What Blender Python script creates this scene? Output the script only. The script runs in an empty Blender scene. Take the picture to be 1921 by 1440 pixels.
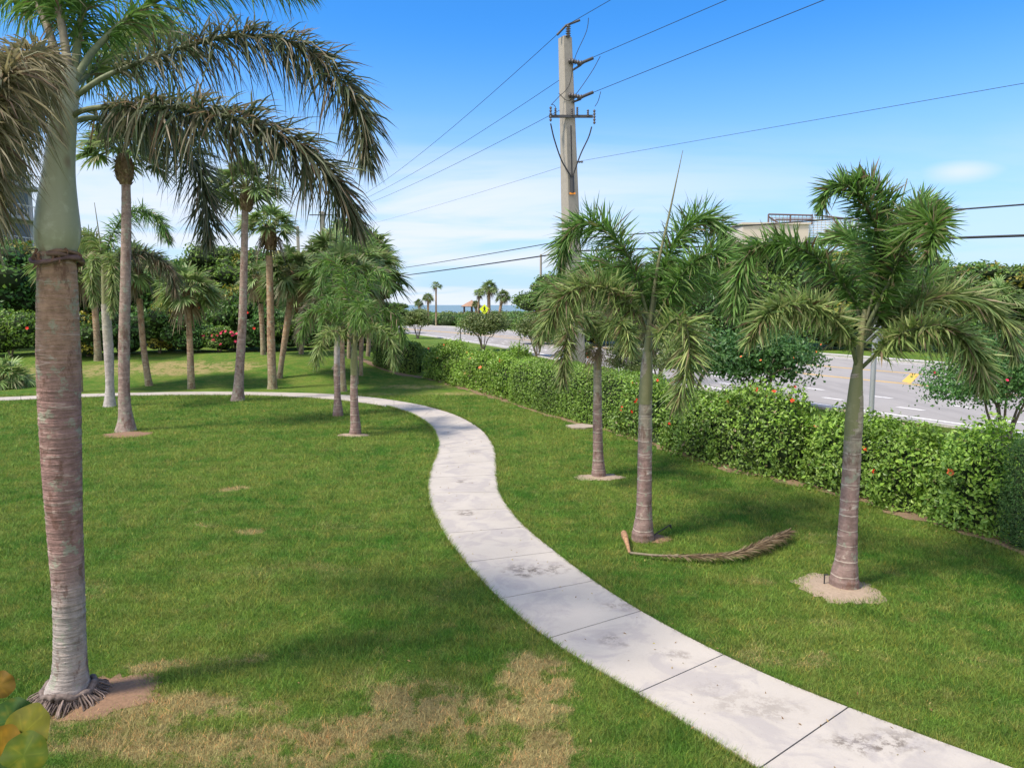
import bpy, math, random
import numpy as np
from mathutils import Vector
PI = math.pi
R = math.radians
random.seed(7)
rng = np.random.default_rng(7)
sc = bpy.context.scene
C = sc.collection

# ------------------------------------------------------------------ camera
FPX, CX, CY, HZ, CAMZ = 1372.0, 960.5, 720.0, 572.0, 4.2
PITCH = math.atan((CY - HZ) / FPX)
cam_d = bpy.data.cameras.new('camera')
cam = bpy.data.objects.new('camera', cam_d)
C.objects.link(cam)
cam.location = (0, 0, CAMZ)
cam.rotation_euler = (PI / 2 - PITCH, 0, 0)
cam_d.sensor_width = 36
cam_d.lens = FPX / 1921 * 36
cam_d.clip_start = 0.1
cam_d.clip_end = 30000
sc.camera = cam

# ------------------------------------------------------------------ world, sun, exposure
SUN_EL = R(57)
SUN_AZ = math.atan2(-0.88, -0.47)          # compass style: x = sin, y = cos
w = bpy.data.worlds.new('World')
sc.world = w
w.use_nodes = True
nt = w.node_tree
bg = nt.nodes['Background']
sky = nt.nodes.new('ShaderNodeTexSky')
sky.sky_type = 'NISHITA'
sky.sun_disc = False
sky.sun_elevation = SUN_EL
sky.sun_rotation = SUN_AZ
sky.air_density = 1.0
sky.dust_density = 0.6
sky.ozone_density = 2.2
bg.inputs['Strength'].default_value = 0.125


def wn(t, **kw):
    n = nt.nodes.new(t)
    for k, v in kw.items():
        setattr(n, k, v)
    return n


def wmath(op, a, b=None, clamp=False):
    n = wn('ShaderNodeMath', operation=op, use_clamp=clamp)
    for i, v in enumerate((a, b)):
        if v is None:
            continue
        if isinstance(v, (int, float)):
            n.inputs[i].default_value = v
        else:
            nt.links.new(v, n.inputs[i])
    return n.outputs[0]


tc = wn('ShaderNodeTexCoord')
sep = wn('ShaderNodeSeparateXYZ')
nt.links.new(tc.outputs['Generated'], sep.inputs[0])
den = wmath('ADD', wmath('MAXIMUM', sep.outputs[2], 0.0), 0.10)
cu = wmath('DIVIDE', sep.outputs[0], den)
cv = wmath('DIVIDE', sep.outputs[1], den)
comb = wn('ShaderNodeCombineXYZ')
nt.links.new(wmath('MULTIPLY', cu, 0.55), comb.inputs[0])
nt.links.new(cv, comb.inputs[1])
nz = wn('ShaderNodeTexNoise')
nz.inputs['Scale'].default_value = 0.75
nz.inputs['Detail'].default_value = 7
nz.inputs['Roughness'].default_value = 0.55
nz.inputs['Distortion'].default_value = 0.4
nt.links.new(comb.outputs[0], nz.inputs['Vector'])
rmp = wn('ShaderNodeMapRange', interpolation_type='SMOOTHSTEP')
rmp.inputs[1].default_value = 0.33
rmp.inputs[2].default_value = 0.60
nt.links.new(nz.outputs['Fac'], rmp.inputs[0])
# clouds stay low over the sea and thin out upward
el = wn('ShaderNodeMapRange', interpolation_type='SMOOTHSTEP')
nt.links.new(sep.outputs[2], el.inputs[0])
el.inputs[1].default_value = 0.25
el.inputs[2].default_value = 0.13
el.inputs[3].default_value = 0.0
el.inputs[4].default_value = 1.0
lf = wn('ShaderNodeMapRange', interpolation_type='SMOOTHSTEP')
nt.links.new(sep.outputs[0], lf.inputs[0])
lf.inputs[1].default_value = 0.45
lf.inputs[2].default_value = -0.05
lf.inputs[3].default_value = 0.30
lf.inputs[4].default_value = 1.0
cm = wmath('MULTIPLY', wmath('MULTIPLY', rmp.outputs[0], el.outputs[0]), lf.outputs[0])
cm = wmath('MULTIPLY', cm, 0.92, True)
# one small separate cloud low on the right
dv = wn('ShaderNodeVectorMath', operation='SUBTRACT')
nt.links.new(tc.outputs['Generated'], dv.inputs[0])
dv.inputs[1].default_value = (0.508, 0.847, 0.150)
dm = wn('ShaderNodeVectorMath', operation='MULTIPLY')
nt.links.new(dv.outputs[0], dm.inputs[0])
dm.inputs[1].default_value = (24, 24, 75)
dl_ = wn('ShaderNodeVectorMath', operation='LENGTH')
nt.links.new(dm.outputs[0], dl_.inputs[0])
puff = wn('ShaderNodeMapRange', interpolation_type='SMOOTHSTEP')
nt.links.new(wmath('ADD', dl_.outputs['Value'], wmath('MULTIPLY', nz.outputs['Fac'], 1.2)), puff.inputs[0])
puff.inputs[1].default_value = 1.9
puff.inputs[2].default_value = 0.5
puff.inputs[3].default_value = 0.0
puff.inputs[4].default_value = 0.75
cm = wmath('MAXIMUM', cm, puff.outputs[0])
# added unseen cloud behind the camera, there to give bright neutral ambient light
ambient_fill = wn('ShaderNodeMapRange', interpolation_type='SMOOTHSTEP')
nt.links.new(sep.outputs[1], ambient_fill.inputs[0])
ambient_fill.inputs[1].default_value = 0.05
ambient_fill.inputs[2].default_value = -0.55
ambient_fill.inputs[3].default_value = 0.0
ambient_fill.inputs[4].default_value = 0.85
bk = wmath('MULTIPLY', ambient_fill.outputs[0], wmath('ADD', wmath('MULTIPLY', nz.outputs['Fac'], 0.6), 0.6), True)
hs = wn('ShaderNodeHueSaturation')
hs.inputs['Saturation'].default_value = 1.3
hs.inputs['Hue'].default_value = 0.503
hs.inputs['Value'].default_value = 1.05
nt.links.new(sky.outputs[0], hs.inputs['Color'])
# thin veil that lightens the lowest sky
veil = wn('ShaderNodeMapRange', interpolation_type='SMOOTHSTEP')
nt.links.new(sep.outputs[2], veil.inputs[0])
veil.inputs[1].default_value = 0.36
veil.inputs[2].default_value = 0.0
veil.inputs[3].default_value = 0.0
veil.inputs[4].default_value = 0.85
mv = wn('ShaderNodeMix', data_type='RGBA')
nt.links.new(veil.outputs[0], mv.inputs[0])
gain = wn('ShaderNodeMix', data_type='RGBA', blend_type='MULTIPLY')
gain.inputs[0].default_value = 1.0
gain.inputs[7].default_value = (0.42, 0.80, 1.0, 1)
nt.links.new(hs.outputs[0], gain.inputs[6])
nt.links.new(gain.outputs[2], mv.inputs[6])
mv.inputs[7].default_value = (2.5, 3.3, 4.5, 1)
mx = wn('ShaderNodeMix', data_type='RGBA')
nt.links.new(cm, mx.inputs[0])
nt.links.new(mv.outputs[2], mx.inputs[6])
mx.inputs[7].default_value = (3.75, 4.05, 4.6, 1)
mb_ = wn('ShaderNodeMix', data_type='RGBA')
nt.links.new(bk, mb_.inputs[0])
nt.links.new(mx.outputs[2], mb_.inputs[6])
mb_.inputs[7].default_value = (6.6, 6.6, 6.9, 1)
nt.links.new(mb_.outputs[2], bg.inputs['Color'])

sun_d = bpy.data.lights.new('sun', 'SUN')
sun = bpy.data.objects.new('sun', sun_d)
C.objects.link(sun)
sun_d.energy = 3.3
sun_d.angle = R(10)
sun_d.color = (1.0, 0.91, 0.78)
sdir = Vector((math.sin(SUN_AZ) * math.cos(SUN_EL), math.cos(SUN_AZ) * math.cos(SUN_EL), math.sin(SUN_EL)))
sun.rotation_euler = sdir.to_track_quat('Z', 'Y').to_euler()
sc.view_settings.view_transform = 'Standard'
sc.view_settings.look = 'None'
sc.view_settings.exposure = 0.92
sc.view_settings.gamma = 1.0
sc.cycles.max_bounces = 6
sc.cycles.transparent_max_bounces = 6
sc.cycles.use_denoising = True

# ------------------------------------------------------------------ pixel -> world helpers
cp, sp = math.cos(PITCH), math.sin(PITCH)


def ray(px, py):
    a, b = (px - CX) / FPX, -(py - CY) / FPX
    return np.array([a, cp + b * sp, -sp + b * cp])


def D(px, py, Y):
    d = ray(px, py)
    return np.array([0, 0, CAMZ]) + d * (Y / d[1])


def sstep(a, b, x):
    t = np.clip((x - a) / (b - a), 0, 1)
    return t * t * (3 - 2 * t)


def hgt(x, y):
    m = 1.15 * sstep(36.3, 47, y) * sstep(-5, -12, x) * (1 - sstep(66, 88, y))
    bump = 0.10 * np.sin(x * 0.55 + 1.3) * np.sin(y * 0.8) * sstep(37, 41, y) * sstep(-5, -12, x) * (1 - sstep(66, 80, y))
    dune = 0.9 * sstep(160, 170, y)
    beach = -2.6 * sstep(188, 212, y)
    return m + bump + dune + beach


def G(px, py):
    d = ray(px, py)
    lo = 1.0
    t = lo
    o = np.array([0, 0, CAMZ])
    step = 0.1
    while t < 400:
        q = o + d * t
        if q[2] < hgt(q[0], q[1]):
            a, b = t - step, t
            for _ in range(20):
                m = (a + b) / 2
                q = o + d * m
                if q[2] < hgt(q[0], q[1]):
                    b = m
                else:
                    a = m
            q = o + d * b
            return np.array([q[0], q[1], float(hgt(q[0], q[1]))])
        t += step
    return o + d * 200


def vn(v):
    return v / (np.linalg.norm(v, axis=-1, keepdims=True) + 1e-9)


def noise3(p, f=1.0, s=0.0):
    x, y, z = p[..., 0] * f, p[..., 1] * f, p[..., 2] * f
    return (np.sin(x * 1.7 + 1.1 * np.sin(y * 1.3 + s) + s) + np.sin(y * 1.9 + 1.2 * np.sin(z * 1.5 + 2 * s) + 2.1 * s)
            + np.sin(z * 2.1 + 1.3 * np.sin(x * 1.1 + 3 * s) + .7 * s)
            + .5 * np.sin(x * 4.3 + y * 3.1 + s) + .5 * np.sin(y * 4.7 - z * 3.7 + s)) / 4.0


def spline(pts, n):
    P = np.array(pts, float)
    if len(P) == 2:
        t = np.linspace(0, 1, n)[:, None]
        return P[0] * (1 - t) + P[1] * t
    P = np.vstack([2 * P[0] - P[1], P, 2 * P[-1] - P[-2]])
    m = len(P) - 3
    out = []
    for u in np.linspace(0, m - 1e-6, n * 3):
        i = int(u)
        t = u - i
        p0, p1, p2, p3 = P[i:i + 4]
        out.append(.5 * (2 * p1 + (p2 - p0) * t + (2 * p0 - 5 * p1 + 4 * p2 - p3) * t * t + (3 * p1 - p0 - 3 * p2 + p3) * t ** 3))
    out = np.array(out)
    seg = np.r_[0, np.cumsum(np.linalg.norm(np.diff(out[:, :3], axis=0), axis=1))]
    s = np.linspace(0, seg[-1], n)
    return np.stack([np.interp(s, seg, out[:, k]) for k in range(out.shape[1])], 1)


# ------------------------------------------------------------------ mesh accumulator
class MB:
    def __init__(self):
        self.v, self.c, self.f, self.m, self.n = [], [], [], [], 0
        self.smooth = []

    def add(self, V, F, col=(.5, .5, .5), mat=0, smooth=False):
        V = np.asarray(V, float).reshape(-1, 3)
        F = np.asarray(F, int)
        col = np.asarray(col, float)
        if col.ndim == 1:
            col = np.tile(col, (len(V), 1))
        self.v.append(V)
        self.c.append(col[:, :3])
        self.f.append(F + self.n)
        self.m.append(np.full(len(F), mat))
        self.smooth.append(np.full(len(F), smooth))
        self.n += len(V)
        return self

    def box(self, c, s, col=(.5, .5, .5), mat=0, rot=0, ax=None):
        x, y, z = np.array(s) / 2
        V = np.array([[-x, -y, -z], [x, -y, -z], [x, y, -z], [-x, y, -z], [-x, -y, z], [x, -y, z], [x, y, z], [-x, y, z]])
        if rot:
            cr, sr = math.cos(rot), math.sin(rot)
            V = V @ np.array([[cr, sr, 0], [-sr, cr, 0], [0, 0, 1]])
        F = [[0, 3, 2, 1], [4, 5, 6, 7], [0, 1, 5, 4], [1, 2, 6, 5], [2, 3, 7, 6], [3, 0, 4, 7]]
        return self.add(V + np.array(c), F, col, mat)

    def tube(self, pts, rad, seg=10, col=(.5, .5, .5), mat=0, cap=True, wob=None, smooth=True):
        P = np.array(pts, float)
        n = len(P)
        rad = np.broadcast_to(np.asarray(rad, float), (n,))
        T = vn(np.gradient(P, axis=0))
        ref = np.array([1.0, 0, 0]) if abs(T[:, 0]).mean() < .8 else np.array([0, 1.0, 0])
        A = vn(np.cross(T, ref))
        B = np.cross(T, A)
        th = np.linspace(0, 2 * PI, seg, endpoint=False)
        rr = rad[:, None] * np.ones(seg)
        if wob is not None:
            rr = rr * wob(np.linspace(0, 1, n)[:, None], th[None, :])
        V = P[:, None] + rr[..., None] * (np.cos(th)[None, :, None] * A[:, None] + np.sin(th)[None, :, None] * B[:, None])
        i = np.arange(n - 1)[:, None] * seg
        j = np.arange(seg)[None]
        k = (j + 1) % seg
        F = np.stack([i + j, i + k, i + seg + k, i + seg + j], -1).reshape(-1, 4)
        col = np.asarray(col, float)
        if col.ndim == 2:
            col = np.repeat(col, seg, 0)
        self.add(V.reshape(-1, 3), F, col, mat, smooth)
        if cap:
            for e, ix in ((0, 0), (1, n - 1)):
                ring = V[ix]
                cc = ring.mean(0)
                VV = np.vstack([ring, cc])
                FF = [[a, (a + 1) % seg, seg, seg] for a in range(seg)]
                FF = [[a, b, s] for a, b, s, _ in FF]
                if e == 0:
                    FF = [f[::-1] for f in FF]
                cl = col[0 if e == 0 else -1] if col.ndim == 2 else col
                self.tri(VV, FF, cl, mat)
        return self

    def tri(self, V, F, col=(.5, .5, .5), mat=0, smooth=False):
        F = np.asarray(F, int)
        return self.add(V, np.hstack([F, np.full((len(F), 1), -10 ** 9)]), col, mat, smooth)

    def build(self, name, mats, parent=None, loc=None):
        V = np.vstack(self.v)
        Cc = np.vstack(self.c)
        F = np.vstack(self.f)
        M = np.concatenate(self.m)
        S = np.concatenate(self.smooth)
        me = bpy.data.meshes.new(name)
        me.vertices.add(len(V))
        if loc is not None:
            V = V - np.array(loc)
        me.vertices.foreach_set('co', V.astype(np.float32).ravel())
        istri = F[:, 3] < 0
        tot = np.where(istri, 3, 4)
        mask = np.ones(F.shape, bool)
        mask[istri, 3] = False
        idx = F[mask]
        me.loops.add(len(idx))
        me.loops.foreach_set('vertex_index', idx.astype(np.int32))
        me.polygons.add(len(F))
        me.polygons.foreach_set('loop_start', np.r_[0, np.cumsum(tot)[:-1]].astype(np.int32))
        me.polygons.foreach_set('material_index', M.astype(np.int32))
        me.polygons.foreach_set('use_smooth', S)
        a = me.attributes.new('Col', 'FLOAT_COLOR', 'POINT')
        a.data.foreach_set('color', np.hstack([Cc, np.ones((len(Cc), 1))]).astype(np.float32).ravel())
        me.update(calc_edges=True)
        me.validate()
        for m in (mats if isinstance(mats, (list, tuple)) else [mats]):
            me.materials.append(m)
        o = bpy.data.objects.new(name, me)
        C.objects.link(o)
        if parent is not None:
            o.parent = parent
        if loc is not None and parent is None:
            o.location = loc
        return o


def thing(name, label, cat, loc=(0, 0, 0), group=None):
    o = bpy.data.objects.new(name, None)
    C.objects.link(o)
    o.empty_display_size = .2
    o.location = tuple(float(q) for q in loc)
    o['label'] = label
    o['category'] = cat
    if group:
        o['group'] = group
    return o


def tag(o, label=None, cat=None, group=None, kind=None):
    for k, v in (('label', label), ('category', cat), ('group', group), ('kind', kind)):
        if v:
            o[k] = v
    return o


def copy_to(src, parent):
    c = src.copy()
    C.objects.link(c)
    c.parent = parent
    return c


# ------------------------------------------------------------------ materials
class NT:
    def __init__(self, name):
        self.m = bpy.data.materials.new(name)
        self.m.use_nodes = True
        self.t = self.m.node_tree
        self.b = self.t.nodes['Principled BSDF']
        self.b.inputs['Specular IOR Level'].default_value = .3

    def n(self, t, **kw):
        x = self.t.nodes.new(t)
        for k, v in kw.items():
            setattr(x, k, v)
        return x

    def L(self, a, b):
        self.t.links.new(a, b)

    def put(self, sock, v):
        if hasattr(v, 'is_output') or isinstance(v, bpy.types.NodeSocket):
            self.L(v, sock)
        else:
            sock.default_value = v

    def noise(self, vec=None, scale=5, detail=4, rough=.55, dist=0.0):
        x = self.n('ShaderNodeTexNoise')
        x.inputs['Scale'].default_value = scale
        x.inputs['Detail'].default_value = detail
        x.inputs['Roughness'].default_value = rough
        x.inputs['Distortion'].default_value = dist
        if vec is not None:
            self.L(vec, x.inputs['Vector'])
        return x.outputs['Fac']

    def mapr(self, v, a, b, c=0.0, d=1.0, smooth=True):
        x = self.n('ShaderNodeMapRange', interpolation_type='SMOOTHSTEP' if smooth else 'LINEAR')
        self.L(v, x.inputs[0])
        for i, q in enumerate((a, b, c, d)):
            x.inputs[i + 1].default_value = q
        return x.outputs[0]

    def math(self, op, a, b=None, clamp=False):
        x = self.n('ShaderNodeMath', operation=op, use_clamp=clamp)
        self.put(x.inputs[0], a)
        if b is not None:
            self.put(x.inputs[1], b)
        return x.outputs[0]

    def mix(self, f, a, b, mode='MIX'):
        x = self.n('ShaderNodeMix', data_type='RGBA', blend_type=mode)
        self.put(x.inputs[0], f)
        for i, q in ((6, a), (7, b)):
            if isinstance(q, tuple) and len(q) == 3:
                q = q + (1,)
            self.put(x.inputs[i], q)
        return x.outputs[2]

    def pos(self):
        return self.n('ShaderNodeNewGeometry').outputs['Position']

    def obj(self):
        return self.n('ShaderNodeTexCoord').outputs['Object']

    def scl(self, vec, s):
        x = self.n('ShaderNodeVectorMath', operation='MULTIPLY')
        self.L(vec, x.inputs[0])
        x.inputs[1].default_value = s
        return x.outputs[0]

    def bump(self, h, strength=.5, dist=.02):
        x = self.n('ShaderNodeBump')
        x.inputs['Strength'].default_value = strength
        x.inputs['Distance'].default_value = dist
        self.L(h, x.inputs['Height'])
        self.L(x.outputs[0], self.b.inputs['Normal'])

    def col(self, c):
        if isinstance(c, tuple) and len(c) == 3:
            c = c + (1,)
        self.put(self.b.inputs['Base Color'], c)
        return self

    def rough(self, r):
        self.put(self.b.inputs['Roughness'], r)
        return self

    def attr(self):
        x = self.n('ShaderNodeAttribute')
        x.attribute_name = 'Col'
        return x.outputs['Color']


def simple(name, c, rough=.7, metal=0.0, var=.15, scale=8, bump=0):
    t = NT(name)
    f = t.noise(t.obj(), scale, 5)
    t.col(t.mix(f, tuple(q * (1 - var) for q in c), tuple(q * (1 + var) for q in c)))
    t.rough(rough)
    t.b.inputs['Metallic'].default_value = metal
    if bump:
        t.bump(f, bump, .01)
    return t.m


def leafmat(name, trans=.25, rough=.5, spec=.35):
    t = NT(name)
    c = t.attr()
    t.col(c)
    t.rough(rough)
    t.b.inputs['Specular IOR Level'].default_value = spec
    tr = t.n('ShaderNodeBsdfTranslucent')
    hs_ = t.n('ShaderNodeHueSaturation')
    hs_.inputs['Value'].default_value = 1.5
    hs_.inputs['Saturation'].default_value = 1.1
    t.L(c, hs_.inputs['Color'])
    t.L(hs_.outputs[0], tr.inputs['Color'])
    ms = t.n('ShaderNodeMixShader')
    ms.inputs[0].default_value = trans
    t.L(t.b.outputs[0], ms.inputs[1])
    t.L(tr.outputs[0], ms.inputs[2])
    t.L(ms.outputs[0], t.t.nodes['Material Output'].inputs['Surface'])
    return t.m


def colmat(name, rough=.8, bump=0, scale=30, spec=.3, var=.0):
    t = NT(name)
    a = t.attr()
    f = t.noise(t.obj(), scale, 5)
    if var:
        a = t.mix(1.0, a, t.mix(t.mapr(f, .3, .7), (1 - var,) * 3, (1 + var,) * 3), 'MULTIPLY')
    t.col(a)
    t.rough(rough)
    t.b.inputs['Specular IOR Level'].default_value = spec
    if bump:
        t.bump(f, bump, .02)
    return t.m


LEAF = leafmat('broad_leaf', .22, .45, .4)
FROND = leafmat('palm_leaflet', .30, .5, .32)
DRY = leafmat('dry_leaflet', .10, .8, .15)
WOOD = colmat('bark', .9, .6, 20, var=.3)
STALK = colmat('palm_stalk', .6, .2, 20, var=.2)
NEARLEAF = leafmat('sea_grape_leaf', .25, .6, .12)
PETAL = leafmat('petal', .3, .6, .2)


def spots_mask(t, vec, spots, warp=.6, wscale=1.5):
    """soft patches at world positions; each (x, y, rx, ry, strength)"""
    nn = t.n('ShaderNodeTexNoise')
    nn.inputs['Scale'].default_value = wscale
    nn.inputs['Detail'].default_value = 5
    t.L(vec, nn.inputs['Vector'])
    sub = t.n('ShaderNodeVectorMath', operation='SUBTRACT')
    t.L(nn.outputs['Color'], sub.inputs[0])
    sub.inputs[1].default_value = (.5, .5, .5)
    sc_ = t.n('ShaderNodeVectorMath', operation='MULTIPLY_ADD')
    t.L(sub.outputs[0], sc_.inputs[0])
    sc_.inputs[1].default_value = (warp * 2,) * 3
    t.L(vec, sc_.inputs[2])
    acc = None
    for (x, y, rx, ry, s) in spots:
        a = t.n('ShaderNodeVectorMath', operation='SUBTRACT')
        t.L(sc_.outputs[0], a.inputs[0])
        a.inputs[1].default_value = (x, y, 0)
        b = t.n('ShaderNodeVectorMath', operation='MULTIPLY')
        t.L(a.outputs[0], b.inputs[0])
        b.inputs[1].default_value = (1 / rx, 1 / ry, 0)
        ln = t.n('ShaderNodeVectorMath', operation='LENGTH')
        t.L(b.outputs[0], ln.inputs[0])
        v = t.mapr(ln.outputs['Value'], 1.15, .35, 0, s)
        acc = v if acc is None else t.math('MAXIMUM', acc, v)
    return acc


def gs(px, py, rx, ry, s=1.0):
    p = G(px, py)
    return (float(p[0]), float(p[1]), rx, ry, s)


DRYSPOTS = [gs(560, 1400, 2.2, .55, .6), gs(200, 1370, 1.3, .6, .6), gs(760, 1300, 1.2, .5, .5), gs(1000, 1290, .6, 1.0, 1), gs(1010, 1420, .7, .55, .9), gs(800, 1340, 1.0, .6, .9), gs(620, 1395, 1.2, .55, .95),
            gs(340, 1330, .8, .35, .85), gs(250, 1400, .7, .4, .8), gs(480, 1330, .5, .3, .5), gs(440, 1240, .6, .2, .5),
            gs(300, 1245, .5, .15, .7), gs(440, 917, .35, .3, .8), gs(475, 997, .35, .25, .6), gs(390, 982, .4, .2, .55),
            gs(1480, 1235, .9, .5, .4), gs(1520, 1220, .3, .15, .5), gs(330, 690, 3.2, 2.2, .95), gs(430, 688, 3.0, 1.5, .6),
            gs(215, 690, 3.0, 2.5, .6), gs(780, 725, 3.0, 1.4, .5), gs(860, 738, 2.0, .8, .6), gs(60, 700, 3, 3, .5),
            gs(700, 1290, .8, .6, .35), gs(640, 985, 1.2, .5, .3), gs(560, 1070, 1.6, .6, .3), gs(1560, 1170, .5, .3, .3),
            gs(150, 1110, .8, .6, .3), gs(1540, 1010, .5, .4, .35), gs(900, 1390, .5, .5, .5), gs(1420, 1090, .6, .2, .4),
            gs(1850, 1240, .8, .5, .3), gs(700, 740, 4, .8, .4)]


def lawn_color(t, blade=False):
    p = t.pos()
    big = t.noise(p, .35, 4, .6)
    med = t.noise(p, 1.7, 5, .65)
    c = t.mix(t.mapr(big, .35, .65), (.052, .150, .015), (.135, .212, .032))
    c = t.mix(t.mapr(med, .38, .66, 0, .75), c, (.17, .205, .040))
    c = t.mix(t.mapr(t.noise(p, 8, 4, .6), .52, .70, 0, .45), c, (.050, .125, .018))
    c = t.mix(t.mapr(t.noise(p, 3.2, 4), .3, .55, .35, 0), c, (.052, .118, .016))
    dry = spots_mask(t, p, DRYSPOTS, .38, 1.3)
    dn = t.mapr(t.math('ADD', t.math('MULTIPLY', t.noise(p, 2.2, 4, .6), .6), t.math('MULTIPLY', t.noise(p, 7.5, 5, .7), .4)), .36, .56)
    d = t.math('MULTIPLY', dry, dn, True)
    hf = t.noise(p, 70, 2, .6)
    d = t.mapr(t.math('ADD', t.math('MULTIPLY', d, 1.1), t.math('MULTIPLY', t.math('SUBTRACT', hf, .5), 1.6)), .25, .60)
    d = t.math('MULTIPLY', d, t.mapr(dry, .02, .25))
    c = t.mix(t.math('MULTIPLY', d, .82), c, (.37, .285, .135))
    gen = t.mapr(t.math('ADD', t.noise(p, 2.3, 6, .75), t.math('MULTIPLY', t.math('SUBTRACT', hf, .5), .8)), .56, .72, 0, .6)
    c = t.mix(gen, c, (.29, .24, .09))
    return c, p


def make_lawn():
    t = NT('lawn_turf')
    c, p = lawn_color(t)
    fine = t.noise(p, 45, 6, .8)
    fine2 = t.noise(p, 9, 6, .75)
    c = t.mix(1.0, c, t.mix(t.mapr(fine, .25, .75), (.40, .40, .36), (1.5, 1.5, 1.5)), 'MULTIPLY')
    c = t.mix(1.0, c, t.mix(t.mapr(fine2, .3, .7), (.8, .8, .78), (1.2, 1.2, 1.2)), 'MULTIPLY')
    t.col(c)
    t.rough(.95)
    t.b.inputs['Specular IOR Level'].default_value = .1
    t.bump(t.math('ADD', fine, t.math('MULTIPLY', fine2, 1.5)), .9, .05)
    return t.m


def make_blade():
    t = NT('grass_blade')
    c, p = lawn_color(t, True)
    c = t.mix(1.0, c, t.attr(), 'MULTIPLY')
    t.col(c)
    t.rough(.6)
    t.b.inputs['Specular IOR Level'].default_value = .25
    tr = t.n('ShaderNodeBsdfTranslucent')
    t.L(c, tr.inputs['Color'])
    ms = t.n('ShaderNodeMixShader')
    ms.inputs[0].default_value = .3
    t.L(t.b.outputs[0], ms.inputs[1])
    t.L(tr.outputs[0], ms.inputs[2])
    t.L(ms.outputs[0], t.t.nodes['Material Output'].inputs['Surface'])
    return t.m


LAWN, BLADE = make_lawn(), make_blade()


def make_concrete():
    t = NT('path_concrete')
    p = t.pos()
    c = t.mix(t.noise(p, 1.2, 6, .6), (.355, .315, .27), (.49, .44, .385))
    c = t.mix(1.0, c, t.mix(t.noise(p, 60, 5, .8), (.86, .86, .86), (1.1, 1.1, 1.1)), 'MULTIPLY')
    g = lambda x, y, a, b, s: gs(x, y, a, b, s)
    st = spots_mask(t, p, [g(985, 1072, .42, .30, 1), g(1040, 1068, .25, .3, .8), g(1180, 1140, .45, .25, .6), g(875, 965, .22, .25, .9),
                           g(868, 905, .2, .3, .8), g(1150, 1205, .2, .2, .7), g(1260, 1230, .25, .15, .5), g(1640, 1400, .6, .25, .9),
                           g(1350, 1300, .4, .3, .3), g(890, 850, .3, .5, .4), g(1420, 1330, .6, .3, .35)], .25, 3.0)
    sn = t.mapr(t.noise(p, 7, 8, .75), .43, .58)
    d = t.math('MULTIPLY', st, sn, True)
    c = t.mix(t.math('MULTIPLY', d, .92), c, (.10, .078, .062))
    wide = t.mapr(t.noise(p, 1.6, 6, .65, 1.0), .46, .62, 0, .55)
    c = t.mix(wide, c, (.30, .27, .26))
    sm = t.mapr(t.noise(p, 20, 7, .8), .60, .70, 0, .6)
    c = t.mix(sm, c, (.22, .19, .17))
    t.col(c)
    t.rough(.9)
    rot = t.n('ShaderNodeMapping')
    rot.inputs['Rotation'].default_value = (0, 0, R(35))
    t.L(p, rot.inputs['Vector'])
    st2 = t.scl(rot.outputs[0], (90, 4, 1))
    t.bump(t.math('ADD', t.noise(st2, 1.0, 4, .6), t.noise(p, 80, 4)), .25, .006)
    return t.m


CONC = make_concrete()


def make_asphalt():
    t = NT('road_asphalt')
    p = t.pos()
    c = t.mix(t.noise(p, .4, 5, .6), (.26, .24, .225), (.335, .31, .29))
    c = t.mix(1.0, c, t.mix(t.noise(p, 25, 5, .8), (.8, .8, .8), (1.2, 1.2, 1.2)), 'MULTIPLY')
    trk = t.mapr(t.noise(t.scl(p, (.9, .12, 1)), 1.0, 5, .6), .48, .62, 0, .35)
    c = t.mix(trk, c, (.20, .185, .175))
    c = t.mix(t.mapr(t.noise(p, 1.4, 7, .75), .60, .68, 0, .5), c, (.17, .155, .145))
    t.col(c)
    t.rough(.9)
    return t.m


ASPH = make_asphalt()


def paint(name, c):
    t = NT(name)
    f = t.mapr(t.noise(t.pos(), 6, 6, .75), .35, .6)
    t.col(t.mix(f, tuple(q * .75 for q in c), c))
    t.rough(.8)
    return t.m


WHITE, YELLOW = paint('white_road_paint', (.80, .77, .74)), paint('yellow_road_paint', (.74, .44, .09))
KERBM = paint('kerb_concrete', (.48, .45, .42))


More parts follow.
